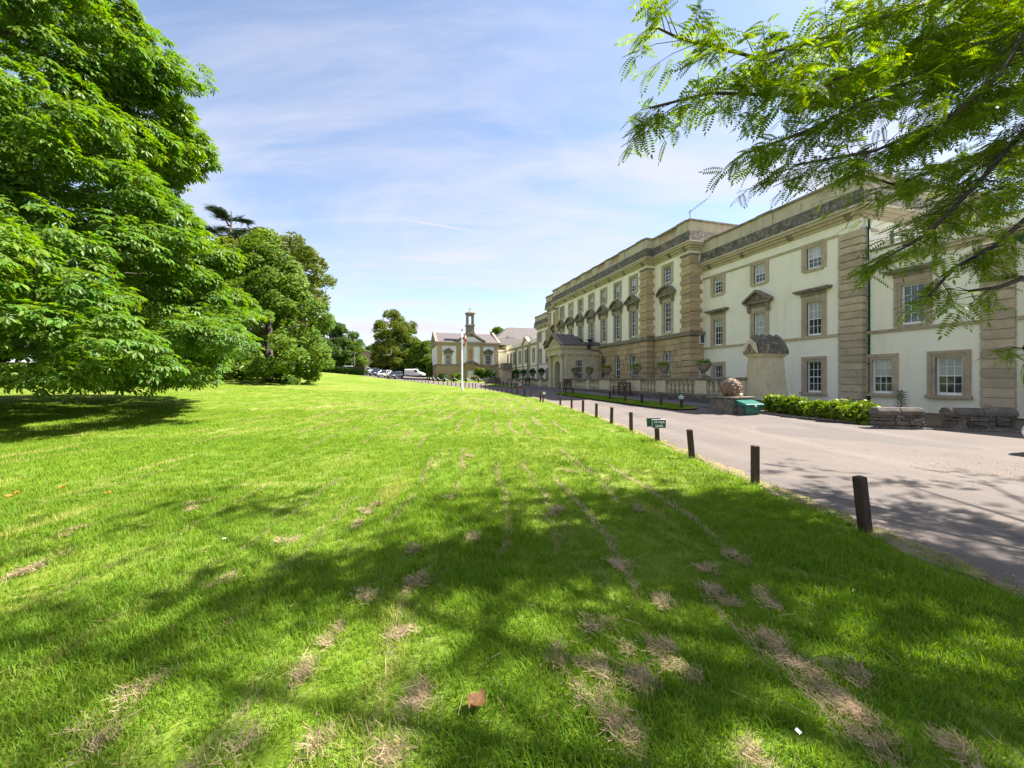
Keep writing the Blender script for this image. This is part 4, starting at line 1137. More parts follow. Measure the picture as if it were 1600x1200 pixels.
# ------------------------------------------------------------------ chained bollards by the chapel
CB = cached('cbol', lambda: MB().lathe([(.13, -.1), (.12, .75), (.15, .78), (.15, .84), (.07, .86), (.13, .95), (.13, 1.03), (.05, 1.1)], 8).mesh('bollard', M_IRON, True))
cpts = [(-3.2, 66.0), (-5.9, 69.6), (-8.2, 70.6), (-10.4, 70.8), (-12.2, 71.6), (-13.9, 74.2), (-15.2, 76.5), (-16.4, 79), (-17.4, 81.5)]
for i, (x, y) in enumerate(cpts):
    t = thing('chained_bollard', 'black bollard with white chain on the verge before the chapel', 'bollard', (x, y, gz(x, y)), 0, 'chained bollards before the chapel')
    ob('bollard', CB, t)
    if i < len(cpts) - 1:
        q = cpts[i + 1]; d = Vector((q[0] - x, q[1] - y, gz(*q) - gz(x, y)))
        ob('chain', MB().tube([d * k / 8 + Vector((0, 0, .8 - .5 * math.sin(math.pi * k / 8))) for k in range(9)], .035, 5).mesh('chain', M_PAINT), t)

# ------------------------------------------------------------------ flagpole, cone, lamp post
x, y = -5.13, 40.8
fp = thing('flagpole', 'tall white flagpole standing on the lawn by the post row', 'flagpole', (x, y, gz(x, y)))
ob('pole', MB().lathe([(.11, -.1), (.11, .3), (.075, .35), (.045, 6.1)], 10).mesh('pole', M_PAINT, True), fp)
ob('finial', MB().lathe([(.04, 6.1), (.06, 6.2), (.06, 6.32), (.02, 6.4)], 8).mesh('finial', M_IRON, True), fp)
def flag_mesh():
    m = MB(); nx, nz = 9, 10; vs_ = []
    for i in range(nx):
        for j in range(nz):
            s = i / (nx - 1); t = j / (nz - 1)
            m.v.append((.05 + .42 * s, .10 * math.sin(s * 9 + t * 2) * (.3 + s), 5.9 - .95 * t - .45 * s * (.6 + .4 * t)))
    for i in range(nx - 1):
        for j in range(nz - 1): a = i * nz + j; m.f.append((a, a + 1, a + nz + 1, a + nz))
    me = m.mesh('flag', M_LETTER, True)
    me.materials.append(mat('flag_red', (.55, .02, .04), None, rough=.8))
    for p in me.polygons:
        i, j = divmod(p.index, nz - 1)
        if i in (3, 4) or j in (3, 4): p.material_index = 1
    return me
tag(ob('hanging_flag', flag_mesh(), None, (x, y, gz(x, y)), (0, 0, .1)), 'limp red and white flag hanging at the top of the flagpole', 'flag')
x, y = .95, 45.3
cn = thing('traffic_cone', 'orange and white traffic cone on the path before the far balustrade', 'cone', (x, y, gz(x, y) + .05))
M_CONE = mat('orange_plastic', (.75, .12, .03), None, rough=.5)
ob('base', MB().box(-.2, .2, -.2, .2, -.02, .04).mesh('base', M_CONE, bevel=.01), cn)
ob('body', MB().lathe([(.16, .04), (.04, .75)], 12).mesh('body', M_CONE, True), cn); ob('white_band', MB().lathe([(.128, .26), (.092, .48)], 12).mesh('white_band', M_LETTER, True), cn)
x, y = -36.5, 92
lp = thing('lamp_post', 'thin pale lamp post in front of the dark oak by the car park', 'lamp post', (x, y, gz(x, y)))
ob('column', MB().tube([(0, 0, -.2), (0, 0, 4.6)], .08, 7).mesh('column', M_LEAD), lp); ob('lamp_head', MB().frus(-.12, .12, -.12, .12, 4.6, -.22, .22, -.22, .22, 4.95).mesh('lamp_head', M_LEAD), lp)

# ------------------------------------------------------------------ vehicles
M_TYRE = mat('tyre', (.02, .02, .02), None, rough=.8); M_RIM = mat('wheel_rim', (.35, .36, .37), None, rough=.35, metal=.7)
M_CARGL = mat('car_glass', (.02, .025, .03), None, rough=.05, spec=.8, coat=.5); M_LAMP = mat('car_lamp', (.7, .7, .68), None, rough=.15, coat=.5); M_RED = mat('tail_lamp', (.4, .01, .01), None, rough=.2)
def paint(name, c): return mat(name, c, None, rough=.3, coat=.6, spec=.5)
def loft(stations, sec):
    m = MB(); rings = []
    for st_ in stations:
        ring = sec(*st_); rings.append(len(m.v)); m.v += ring
    n = len(ring)
    for a, b in zip(rings[:-1], rings[1:]):
        for k in range(n): j = (k + 1) % n; m.f.append((a + k, a + j, b + j, b + k))
    m.f.append(tuple(rings[0] + k for k in range(n - 1, -1, -1))); m.f.append(tuple(rings[-1] + k for k in range(n)))
    return m
def vehicle(name, label, cat, x, y, rz, pm, L_=4.3, W_=1.8, Hh=1.5, kind='car', stripes=None, group=None):
    t = thing(name, label, cat, (x, y, gz(x, y) + .035), rz, group)
    hw = W_ / 2; bl = .95 if kind == 'car' else 1.15
    h2 = L_ / 2
    def sec(xx, zb, zt, w_): return [(xx, -w_ * .9, zb), (xx, -w_, zb + .18), (xx, -w_, (zb + zt) / 2 + .05), (xx, -w_ * .93, zt - .03), (xx, -w_ * .8, zt), (xx, w_ * .8, zt), (xx, w_ * .93, zt - .03), (xx, w_, (zb + zt) / 2 + .05), (xx, w_, zb + .18), (xx, w_ * .9, zb)]
    if kind == 'car':
        bs = [(-h2, .38, .78, hw * .86), (-h2 + .12, .26, .9, hw * .95), (-h2 + .6, .2, bl, hw), (0, .2, bl - .02, hw), (h2 - 1.1, .2, bl - .06, hw), (h2 - .35, .22, .78, hw * .97), (h2 - .1, .26, .66, hw * .9), (h2, .34, .56, hw * .78)]
        gs = [(-h2 + .15, bl - .04, bl + .02, hw * .84), (-h2 + .55, bl - .04, Hh - .1, hw * .76), (-h2 + .9, bl - .04, Hh - .04, hw * .76), (.15, bl - .04, Hh - .05, hw * .76), (.35, bl - .04, Hh - .1, hw * .76), (h2 - 1.0, bl - .07, bl - .02, hw * .84)]
    else:
        bs = [(-h2, .35, 1.1, hw * .95), (-h2 + .1, .28, bl, hw), (0, .28, bl, hw), (h2 - 1.2, .28, bl - .02, hw), (h2 - .3, .28, .95, hw * .97), (h2, .35, .7, hw * .85)]
        gs = [(-h2 + .03, bl - .04, Hh - .1, hw * .93), (-h2 + .2, bl - .04, Hh - .02, hw * .93), (h2 - 2.1, bl - .04, Hh - .02, hw * .9), (h2 - 1.8, bl - .04, Hh - .08, hw * .88), (h2 - .95, bl - .06, bl, hw * .86)]
    bo = ob('body', loft(bs, sec).mesh('body', pm, True, bevel=0), t)
    gm = loft(gs, lambda xx, zb, zt, w_: [(xx, -w_ * 1.1, zb), (xx, -w_, zt - .02), (xx, -w_ * .85, zt), (xx, w_ * .85, zt), (xx, w_, zt - .02), (xx, w_ * 1.1, zb)])
    ob('cabin', gm.mesh('cabin', M_CARGL if kind == 'car' else pm, True), t)
    if kind == 'car':
        ob('roof', loft([(s[0], Hh - .05 if i in (0, 3) else Hh - .045, Hh + .005, s[3]) for i, s in enumerate(gs[1:5])], lambda xx, zb, zt, w_: [(xx, -w_, zb - .03), (xx, -w_ * .85, zt), (xx, w_ * .85, zt), (xx, w_, zb - .03)]).mesh('roof', pm, True), t)
        for xx, dx in ((gs[1][0] + .05, .35), (0, 0), (.35, .95)):
            for s in (-1, 1): ob('pillar', MB().tube([(xx + dx * (1 if xx > .1 else -1) * (1 if dx else 0), s * hw * .93, bl - .05), (xx, s * hw * .77, Hh - .06)], .045, 5).mesh('pillar', pm), t)
    else:
        ob('windscreen', MB().quad((h2 - 1.0, -hw * .8, bl + .06), (h2 - 1.0, hw * .8, bl + .06), (h2 - 1.76, hw * .76, Hh - .14), (h2 - 1.76, -hw * .76, Hh - .14)).mesh('windscreen', M_CARGL), t, (.03, 0, .02))
        for s in (-1, 1): ob('side_window', MB().quad((h2 - 1.25, s * hw * .975, bl + .05), (h2 - 2.3, s * hw * .985, bl + .05), (h2 - 2.3, s * hw * .93, Hh - .18), (h2 - 1.75, s * hw * .93, Hh - .18)).mesh('side_window', M_CARGL), t, (0, s * .012, 0))
    r = .32
    for xx in (-h2 + .8, h2 - .85):
        for s in (-1, 1):
            wv = ob('wheel', cached('tyre', lambda: MB().lathe([(.2, -.1), (.31, -.1), (.33, -.06), (.33, .06), (.31, .1), (.2, .1)], 18).mesh('tyre', M_TYRE)), t, (xx, s * (hw - .1), r), (math.pi / 2, 0, 0))
            ob('rim', cached('rim', lambda: MB().lathe([(.2, -.105), (.19, .105)], 14).mesh('rim', M_RIM)), wv)
    for s in (-1, 1):
        ob('headlight', MB().box(h2 - .22, h2 - .02, s * hw * .62 - .16, s * hw * .62 + .16, .56, .7).mesh('headlight', M_LAMP, bevel=.03), t)
        ob('tail_light', MB().box(-h2 - .01, -h2 + .1, s * hw * .72 - .1, s * hw * .72 + .1, .65, .85).mesh('tail_light', M_RED), t)
        ob('door_mirror', MB().box(.55 if kind == 'car' else h2 - 1.5, .7 if kind == 'car' else h2 - 1.35, s * (hw + .08) - .08, s * (hw + .08) + .08, bl, bl + .14).mesh('door_mirror', pm, bevel=.02), t)
    ob('number_plate', MB().box(h2 - .03, h2 + .012, -.26, .26, .40, .51).mesh('number_plate', M_LETTER), t)
    if stripes:
        for i in range(6):
            for s in (-1, 1):
                for r_ in range(2):
                    ob('side_marking', MB().box(-h2 + .5 + i * .55, -h2 + 1.03 + i * .55, s * (hw + .006) - .004, s * (hw + .006) + .004, .48 + r_ * .21, .68 + r_ * .21).mesh('side_marking', stripes[(i + r_) % 2]), t)
    return t
P_DG = paint('dark_grey_paint', (.035, .04, .05)); P_SI = paint('silver_paint', (.42, .43, .44)); P_WH = paint('white_van_paint', (.78, .78, .78)); P_BL = paint('dark_blue_paint', (.02, .03, .07)); P_YE = paint('yellow_paint', (.7, .5, .02)); P_B2 = paint('bright_blue_paint', (.02, .06, .45))
vehicle('parked_car', 'dark grey hatchback facing out at the near end of the car park', 'car', -23.3, 79.2, -1.75, P_DG)
vehicle('parked_car', 'car with yellow and blue chequered side markings beside the grey hatchback', 'car', -26.2, 82.0, -1.75, P_SI, stripes=(P_B2, P_YE))
vehicle('parked_car', 'dark blue car parked at the end of the low hedge', 'car', -29.6, 86.6, -1.7, P_BL)
vehicle('parked_car', 'silver car showing only its roof above the clipped low hedge', 'car', -35.2, 93, -2.7, P_SI)
vehicle('parked_car', 'white saloon behind the clipped hedge near the lamp post', 'car', -39.2, 93.5, -2.9, P_WH)
vehicle('parked_car', 'grey blue hatchback behind the silver car, under the trees', 'car', -34.5, 99, -1.6, P_DG)
vehicle('parked_van', 'white panel van parked side-on in front of the dark trees', 'van', -24.3, 99.5, -.12, P_WH, 4.9, 1.95, 1.95, 'van')
vehicle('parked_car', 'white car whose rounded nose peeks in beside the sunlit drive edge', 'car', 13.42, 8.3, 3.3, P_WH)
# ------------------------------------------------------------------ foliage kit
def raw_mesh(name, V, F, m, smooth=False):
    """V (n,3), F (k,3 or 4) arrays"""
    me = bpy.data.meshes.new(name)
    V = np.ascontiguousarray(V, np.float32); F = np.ascontiguousarray(F, np.int32)
    k = F.shape[1]
    me.vertices.add(len(V)); me.vertices.foreach_set('co', V.ravel())
    me.loops.add(F.size); me.loops.foreach_set('vertex_index', F.ravel())
    me.polygons.add(len(F)); me.polygons.foreach_set('loop_start', np.arange(0, F.size, k, dtype=np.int32))
    me.polygons.foreach_set('loop_total', np.full(len(F), k, np.int32)) if hasattr(me.polygons[0], 'loop_total') and False else None
    me.update(calc_edges=True)
    me.materials.append(m)
    return me
def frames(axis, nrm):
    a = axis / (np.linalg.norm(axis, axis=1, keepdims=True) + 1e-9)
    n = nrm - a * (nrm * a).sum(1, keepdims=True)
    n /= (np.linalg.norm(n, axis=1, keepdims=True) + 1e-9)
    return np.stack([np.cross(a, n), a, n], -1)          # columns: side, axis, normal
def scatter(T, TF, P, Rm, s):
    V = np.einsum('nij,nkj->nki', Rm, T[None] * s[:, None, None]) + P[:, None, :]
    F = TF[None] + (np.arange(len(P)) * len(T))[:, None, None]
    return V.reshape(-1, 3), F.reshape(-1, TF.shape[1])
def unit(n):
    v = NR.normal(size=(n, 3)); return v / np.linalg.norm(v, axis=1, keepdims=True)

def chestnut_leaf():
    V = []; F = []
    for i, (a, ln) in enumerate(zip(np.radians([-125, -72, -25, 25, 72, 125]), (.62, .85, 1, 1, .85, .62))):
        d = np.array([math.sin(a), math.cos(a), -.28]); sd = np.array([math.cos(a), -math.sin(a), 0]); b = len(V)
        V += [d * .05, d * ln * .64 + sd * ln * .19 + np.array([0, 0, .05]), d * ln + np.array([0, 0, -.12 * ln]), d * ln * .64 - sd * ln * .19 + np.array([0, 0, .05])]
        F += [(b, b + 1, b + 2), (b, b + 2, b + 3)]
    return np.array(V), np.array(F)
def pinnate_leaf():
    V = [np.array([-.006, 0, 0]), np.array([.006, 0, 0]), np.array([0, 1, -.22])]; F = [(0, 1, 2)]
    for i in range(9):
        t = .12 + .1 * i; c = np.array([0, t, -.22 * t * t]); w_ = .30 * (1 - .35 * abs(t - .5) * 2)
        for s in (-1, 1):
            b = len(V); tip = c + np.array([s * w_, .06, -.05]); e = np.array([0, .045, 0])
            V += [c, (c + tip) / 2 + e, tip, (c + tip) / 2 - e]; F += [(b, b + 1, b + 2), (b, b + 2, b + 3)]
    V.append(np.array([0, .98, -.2])); b = len(V); V += [np.array([.05, 1.1, -.26]), np.array([0, 1.25, -.32]), np.array([-.05, 1.1, -.26])]; F += [(b - 1, b, b + 1), (b - 1, b + 1, b + 2)]
    return np.array(V), np.array(F)
def clump_leaf(n=5, seed=1, wd=.34):
    r = np.random.default_rng(seed); V = []; F = []
    for i in range(n):
        c = r.normal(size=3) * .33; d = r.normal(size=3); d[2] = d[2] * .5 - .1; d /= np.linalg.norm(d)
        s = np.cross(d, r.normal(size=3)); s /= np.linalg.norm(s); b = len(V)
        V += [c - d * .45, c + s * wd * .6, c + d * .45, c - s * wd * .6]; F += [(b, b + 1, b + 2), (b, b + 2, b + 3)]
    return np.array(V), np.array(F)
def frond_leaf():
    V = []; F = []
    for i in range(7):
        t = i / 6
        for s in (-1, 1):
            b = len(V); c = np.array([0, t, 0]); V += [c, c + np.array([s * .35 * (1 - .6 * t), .12, -.02]), c + np.array([0, .1, .02])]; F += [(b, b + 1, b + 2)]
    return np.array(V), np.array(F)

def profile_blobs(n, c, prof, br, inner=.25, jitter=.12, flat=1.):
    """blob centres on and inside a crown of revolution; prof = [(z, r)]"""
    zs_ = np.array([p[0] for p in prof]); rs_ = np.array([p[1] for p in prof])
    zg = np.linspace(zs_[0], zs_[-1], 60); wg = np.interp(zg, zs_, rs_) + .4
    z = NR.choice(zg, size=n, p=wg / wg.sum()) + NR.uniform(-.3, .3, n)
    a = NR.uniform(0, 2 * math.pi, n); r = np.interp(z, zs_, rs_)
    lump = 1 + .10 * np.sin(3 * a + z * .9 + c[0]) + .07 * np.sin(5 * a - z * 1.7 + c[1])
    f = np.where(NR.random(n) < inner, NR.uniform(.35, .75, n), 1 - np.abs(NR.normal(0, jitter, n)))
    r = np.maximum(r * lump * f - br * .5, 0)
    P = np.stack([c[0] + r * np.cos(a), c[1] + r * np.sin(a), c[2] + z], -1)
    out = np.stack([np.cos(a), np.sin(a), np.zeros(n)], -1)
    return P, out
def blob_leaves(P, out, per, br, squash=.75, up=.7, droop=.35, asp=(1, 1, 1)):
    n = len(P) * per; idx = np.repeat(np.arange(len(P)), per)
    d = unit(n); d[:, 2] = np.where(d[:, 2] < -.25, d[:, 2] * .5, d[:, 2]); d = d + out[idx] * .35; d /= np.linalg.norm(d, axis=1, keepdims=True)
    R_ = br * NR.uniform(.75, 1.25, len(P))[idx] * NR.uniform(.35, 1.0, n) ** .5
    pos = P[idx] + d * R_[:, None] * np.array([1, 1, squash])
    nr = d * .55 + np.array([0, 0, up]) + unit(n) * .35
    ax = out[idx] * .6 + d * .7 + unit(n) * .5; ax[:, 2] -= droop
    return pos, frames(ax, nr)
def limbs(mb, base, P, r0, zfork, nl, top):
    """trunk with tapering limbs reaching to some of the blobs"""
    b = Vector(base); top = Vector(top)
    pts = [b + Vector((0, 0, -.3)), b + Vector((0, 0, .25)), b.lerp(top, .35), b.lerp(top, .7), top]
    mb.tube(pts, [r0 * 1.5, r0 * 1.1, r0 * .8, r0 * .45, r0 * .12], 10)
    for p in [P[i] for i in NR.choice(len(P), min(nl, len(P)), replace=False)]:
        q = Vector(p); h = max(b.z + zfork, min(q.z - .3 * (q - b).to_2d().length, top.z * .92 + b.z * .08)); t = (h - b.z) / max(.1, (top.z - b.z))
        a = b.lerp(top, min(.95, max(.08, t))); m = a.lerp(q, .5) + Vector((0, 0, .12 * (q - a).length)); r = max(.02, r0 * .28 * (1 - .5 * t))
        mb.tube([a, a.lerp(m, .5) + Vector((0, 0, .05)), m, m.lerp(q, .5), q], [r, r * .75, r * .55, r * .35, r * .15], 5)
def tree(name, label, loc, prof, nb, per, br, leaf, ls, lm, r0=.4, nl=30, group=None, zfork=2., squash=.75, inner=.25, up=.7, droop=.35, jitter=.12, cat='tree', bark=None):
    x, y = loc[:2]; z = gz(x, y)
    t = thing(name, label, cat, (x, y, z), 0, group)
    P, out = profile_blobs(nb, (0, 0, 0), prof, br, inner, jitter)
    pos, Rm = blob_leaves(P, out, per, br, squash, up, droop)
    T, TF = leaf
    V, F = scatter(T, TF, pos, Rm, ls * NR.uniform(.75, 1.25, len(pos)))
    ob('crown', raw_mesh('crown', V, F, lm), t)
    m = MB(); limbs(m, (0, 0, 0), P, r0, zfork, nl, (0.1, 0, prof[-1][0] * .93)); ob('trunk', m.mesh('trunk', bark or M_BARK, True), t)
    return t
CL = clump_leaf(5, 3); CL2 = clump_leaf(6, 5, .42); CHL = chestnut_leaf(); PIN = pinnate_leaf(); FRO = frond_leaf()

# ------------------------------------------------------------------ horse chestnut at the left
tree('chestnut_tree', 'big horse chestnut with hanging palmate leaves sweeping low over the lawn', (-21.4, 14.4),
     [(1.4, 8.0), (2.2, 9.8), (3.2, 10.4), (5, 9.6), (8, 8.0), (10.5, 7.4), (13, 7.5), (16, 6.9), (19, 3), (20.5, .4)], 1500, 58, .88, CHL, .25, M_CHEST, .5, 34, zfork=2.6, squash=.55, inner=.12, up=.85, droop=.5, jitter=.07)
# trees further back on the left
tree('lime_tree', 'broad leafy lime whose low skirt touches the lawn, behind the chestnut', (-27.6, 45), [(.4, 4.6), (2, 6.4), (5, 6.6), (9, 5.6), (12, 4.2), (15, 2.2), (16.5, .3)], 170, 60, 1.25, CL2, .42, M_LIME, .45, 30, zfork=2, jitter=.1)
tree('spreading_tree', 'tall yellowish tree with gaps in its crown, beyond the lime', (-34, 57), [(2, 3.5), (5, 6.2), (9, 7.2), (13, 7.4), (17, 6.4), (20, 3.8), (21.6, .5)], 95, 85, 1.55, CL, .55, M_OLIVE, .5, 40, jitter=.16, inner=.3)
tree('shade_tree', 'dense green tree with a bare lower trunk standing behind the chestnut', (-37.5, 43), [(3.0, 4.5), (5, 6.5), (8, 6.9), (11, 6), (14, 4.4), (16, 1)], 120, 60, 1.4, CL2, .5, M_LIME, .5, 30, zfork=2.2)
for i, (x, y, h, r_) in enumerate(((-52, 52, 15, 7.5), (-66, 56, 16, 8), (-80, 58, 15, 8), (-96, 66, 17, 9), (-60, 72, 17, 8))):
    tree('woodland_tree', 'dark green tree in the belt screened by the chestnut', (x, y), [(.6, r_ * .6), (2.5, r_ * .9), (h * .45, r_), (h * .75, r_ * .75), (h, .5)], 75, 60, 1.9, CL2, .75, M_OAK, .45, 12, group='trees in the belt behind the chestnut')
# cedar with layered boughs
def cedar(x, y, h):
    t = thing('cedar_tree', 'dark cedar with flat layered boughs poking out above the lime', 'tree', (x, y, gz(x, y)))
    m = MB(); m.tube([(0, 0, -.3), (0, 0, h * .5), (.4, 0, h)], [.8, .5, .1], 9)
    P = []; A = []
    for k in range(26):
        z = h * (.25 + .74 * k / 25); a = k * 2.4; ln = (1 - (z / h) ** 2.2) * 9 + 2.2
        e = Vector((math.cos(a) * ln, math.sin(a) * ln, z + .5)); m.tube([(0, 0, z - .6), (e.x * .5, e.y * .5, z + .2), e], [.16, .1, .03], 5)
        n = 190; s = NR.uniform(.15, 1.05, n); sp = NR.normal(0, .16, n) * ln * (1.15 - .6 * s)
        P.append(np.stack([math.cos(a) * ln * s - math.sin(a) * sp, math.sin(a) * ln * s + math.cos(a) * sp, z + .5 * s + NR.normal(0, .14, n)], -1))
        A.append(np.stack([math.cos(a) + NR.normal(0, .6, n), math.sin(a) + NR.normal(0, .6, n), NR.normal(-.05, .12, n)], -1))
    P = np.concatenate(P); A = np.concatenate(A); nr = np.tile([0, 0, 1.], (len(P), 1)) + unit(len(P)) * .25
    V, F = scatter(*FRO, P, frames(A, nr), NR.uniform(.8, 1.3, len(P)))
    ob('crown', raw_mesh('crown', V, F, M_CEDAR), t); ob('trunk', m.mesh('trunk', M_BARK, True), t)
cedar(-48.5, 68, 27.0)
tree('oak_tree', 'dark rounded oak beside the car park hedge', (-44.5, 97), [(.5, 4), (2, 6.2), (6, 7.2), (9, 5.8), (11.5, 3.4), (12.8, .4)], 110, 60, 1.3, CL2, .5, M_OAK, .5, 20)
tree('young_tree', 'small light green tree at the lamp post end of the hedge', (-38.8, 98), [(.5, 2), (2, 3), (5, 2.8), (8, 1.6), (9.5, .2)], 40, 50, 1.0, CL, .45, M_LIME, .25, 12)
tree('spreading_tree', 'tall open-crowned tree with olive leaves above the parked van', (-33.5, 112), [(1, 3.5), (3.5, 6.4), (8, 6.8), (12, 6.6), (15, 5), (17.2, .6)], 85, 75, 1.5, CL, .6, M_OLIVE, .5, 30, jitter=.16, inner=.3)
tree('bushy_tree', 'round green tree between the van and the chapel', (-22.8, 106), [(.2, 4.5), (3, 5.4), (6, 4.8), (9, 3), (11, .4)], 75, 60, 1.2, CL2, .5, M_LIME, .35, 16)
tree('backdrop_tree', 'dark tree mass behind the white van', (-28, 116), [(.2, 5), (3, 6.5), (6, 6), (9, 3.5), (10, .5)], 70, 60, 1.4, CL2, .6, M_OAK, .4, 12)
tree('chapel_tree', 'green treetop showing above the right end of the chapel roof', (-4.5, 128), [(2, 4), (6, 6), (10, 6), (14, 3.5), (16, .4)], 70, 60, 1.5, CL2, .65, M_LIME, .4, 14)
tree('distant_tree', 'pale distant tree beyond the pink cottage', (-56, 160), [(1, 4), (5, 5.5), (8, 4), (10, .5)], 45, 50, 1.5, CL, .7, M_LIME, .4, 10)
for i, (x, y, h, r_) in enumerate(((-48, 138, 9, 6), (-62, 140, 10, 7), (-40, 150, 8, 6), (-75, 128, 11, 8), (-58, 112, 9, 6))):
    tree('hedgerow_tree', 'tree of the far boundary behind the car park', (x, y), [(.2, r_ * .7), (2, r_), (h * .5, r_), (h * .8, r_ * .65), (h, .4)], 50, 50, 1.5, CL2, .75, M_OAK, .4, 8, group='trees on the far boundary')

def bush(name, label, x, y, rx_, ry_, h, n, leaf, ls, lm, rz=0., group=None, cat='shrub', flowers=None, z=None, lumps=9):
    t = thing(name, label, cat, (x, y, gz(x, y) if z is None else z), rz, group)
    nb = lumps; a = NR.uniform(0, 6.28, nb); rr = np.sqrt(NR.random(nb)) * .62
    P = np.stack([rr * np.cos(a) * rx_, rr * np.sin(a) * ry_, NR.uniform(.3, .68, nb) * h], -1); out = P * np.array([1, 1, 0]); out /= (np.linalg.norm(out, axis=1, keepdims=True) + 1e-6)
    pos, Rm = blob_leaves(P, out, max(1, n // nb), min(rx_, ry_) * .48, min(1.2, h * .42 / (min(rx_, ry_) * .48)), .6, .1)
    pos[:, 2] = np.abs(pos[:, 2])
    V, F = scatter(*leaf, pos, Rm, ls * NR.uniform(.7, 1.3, len(pos)))
    ob('foliage', raw_mesh('foliage', V, F, lm), t)
    m = MB()
    for p in P: m.tube([(0, 0, -.05), tuple(p * .5), tuple(p)], [.03, .02, .01], 4)
    ob('stems', m.mesh('stems', M_TWIG), t)
    if flowers:
        m = MB()
        for k in range(flowers):
            i = RND.randrange(len(pos)); p = pos[i]
            if p[2] < h * .45: continue
            m.lathe([(.01, -.04), (.06, -.02), (.075, .02), (.04, .06), (.005, .075)], 7, tuple(p + np.array([0, 0, .05])))
        ob('flower_heads', m.mesh('flower_heads', M_FLOWER, True), t, kind='stuff')
    return t
for i, (v, u) in enumerate(((15.75, 13.4), (15.85, 12.6), (15.95, 11.8), (16.0, 11.0), (16.1, 10.3))):
    x, y = wld(v + .35, u); lab = 'yellow-green hydrangea bush in the row under the cream range'
    if i == 0: lab = 'hydrangea bush touching the scalloped gate pier'
    if i == 4: lab = 'hydrangea bush touching the low rubble wall'
    bush('hydrangea_bush', lab, x, y, .62, .55, 0.86 - .02 * i, 760, CL, .17, M_HYD, group='hydrangea row', flowers=22)
sp_ = thing('small_conifer', 'tiny conifer sapling in front of the ground floor window', 'conifer', (15.6, 15.9, gz(15.6, 15.9) + .05))
P = []; A = []
for k in range(110):
    z = .15 + .95 * (k / 110); a = k * 2.4; ln = .28 * (1 - z / 1.15) + .05; P.append((math.cos(a) * ln * .4, math.sin(a) * ln * .4, z)); A.append((math.cos(a), math.sin(a), .25))
V, F = scatter(*FRO, np.array(P), frames(np.array(A), np.tile([0, 0, 1.], (110, 1))), np.full(110, .2))
ob('needles', raw_mesh('needles', V, F, M_CEDAR), sp_); ob('trunk', MB().tube([(0, 0, -.1), (0, 0, 1.1)], [.02, .006], 5).mesh('trunk', M_TWIG), sp_)

def hedge(label, p0, p1, w_, h, lm, n, ls=.2):
    a, b = Vector((*p0, 0)), Vector((*p1, 0)); d = b - a
    g0, g1 = gz(*p0), gz(*p1)
    t = thing('clipped_hedge', label, 'hedge', (a.x, a.y, g0), math.atan2(d.y, d.x)); ln = d.length
    s = NR.random(n) * ln; f = NR.integers(0, 3, n)
    yy = np.where(f == 0, NR.uniform(-.5, .5, n) * w_, np.where(f == 1, -w_ / 2, w_ / 2)) + NR.normal(0, .05, n)
    zz_ = np.where(f == 0, h, NR.random(n) * h) + NR.normal(0, .05, n) + s / ln * (g1 - g0)
    pos = np.stack([s, yy, zz_], -1); nr = np.stack([NR.normal(0, .4, n), np.where(f == 0, 0, np.sign(yy)), np.where(f == 0, 1, .4)], -1)
    V, F = scatter(*CL, pos, frames(unit(n), nr), ls * NR.uniform(.7, 1.3, n)); ob('foliage', raw_mesh('foliage', V, F, lm), t)
    ob('core', MB().frus(0, ln, -w_ * .42, w_ * .42, -.2, 0, ln, -w_ * .42, w_ * .42, h * .9).mesh('core', M_BARK), t)
hedge('clipped low green hedge along the car park edge', (-43, 86), (-31, 84.2), 1.1, 1.15, M_HEDGE, 2600, .3)
bush('shrub', 'big dark shrub beside the chapel door', *wld(17.6, 76.5), 2.6, 1.8, 3.0, 1200, CL2, .3, M_HEDGE)
bush('shrub', 'yellow-green flowering shrub in front of the chapel right window', *wld(16.2, 77.6), 1.5, 1.2, 3.4, 900, CL2, .28, M_HYD)
bush('shrub', 'low dark shrub under the chapel left corner', *wld(8.8, 78.4), 1.6, 1.0, 1.5, 700, CL2, .28, M_HEDGE)
bush('shrub', 'light green shrub left of the chapel door', *wld(11.4, 78.2), 1.5, .9, 1.7, 700, CL2, .26, M_LIME)
bush('shrub', 'pinkish dry shrub right of the chapel doorstep', *wld(14.9, 76.8), 1.1, .8, 1.5, 500, CL2, .22, leafmat('dry_leaf', (.3, .24, .12), (.24, .2, .1)))
bush('shrub', 'leafy shrubs around the far gate pier', *wld(18.5, 62.5), 1.4, 1.2, 2.6, 600, CL2, .28, M_LIME)
bush('roof_bush', 'small bright bush growing behind the porch pediment', *wld(18.9, 39.6), .7, .6, 1.0, 420, CL, .2, M_POTPL, z=5.4)
bush('shrub', 'dark undergrowth under the trees behind the white van', -27, 108, 7, 2.5, 4.2, 2600, CL2, .5, M_HEDGE, lumps=24)
bush('shrub', 'dark undergrowth beside the pink cottage', -38, 112, 5, 2.5, 3.6, 1500, CL2, .5, M_HEDGE, lumps=18)
bush('shrub', 'green bushes against the left side of the chapel', -17.6, 90, 1.6, 3, 4.2, 1500, CL2, .4, M_LIME, lumps=16)
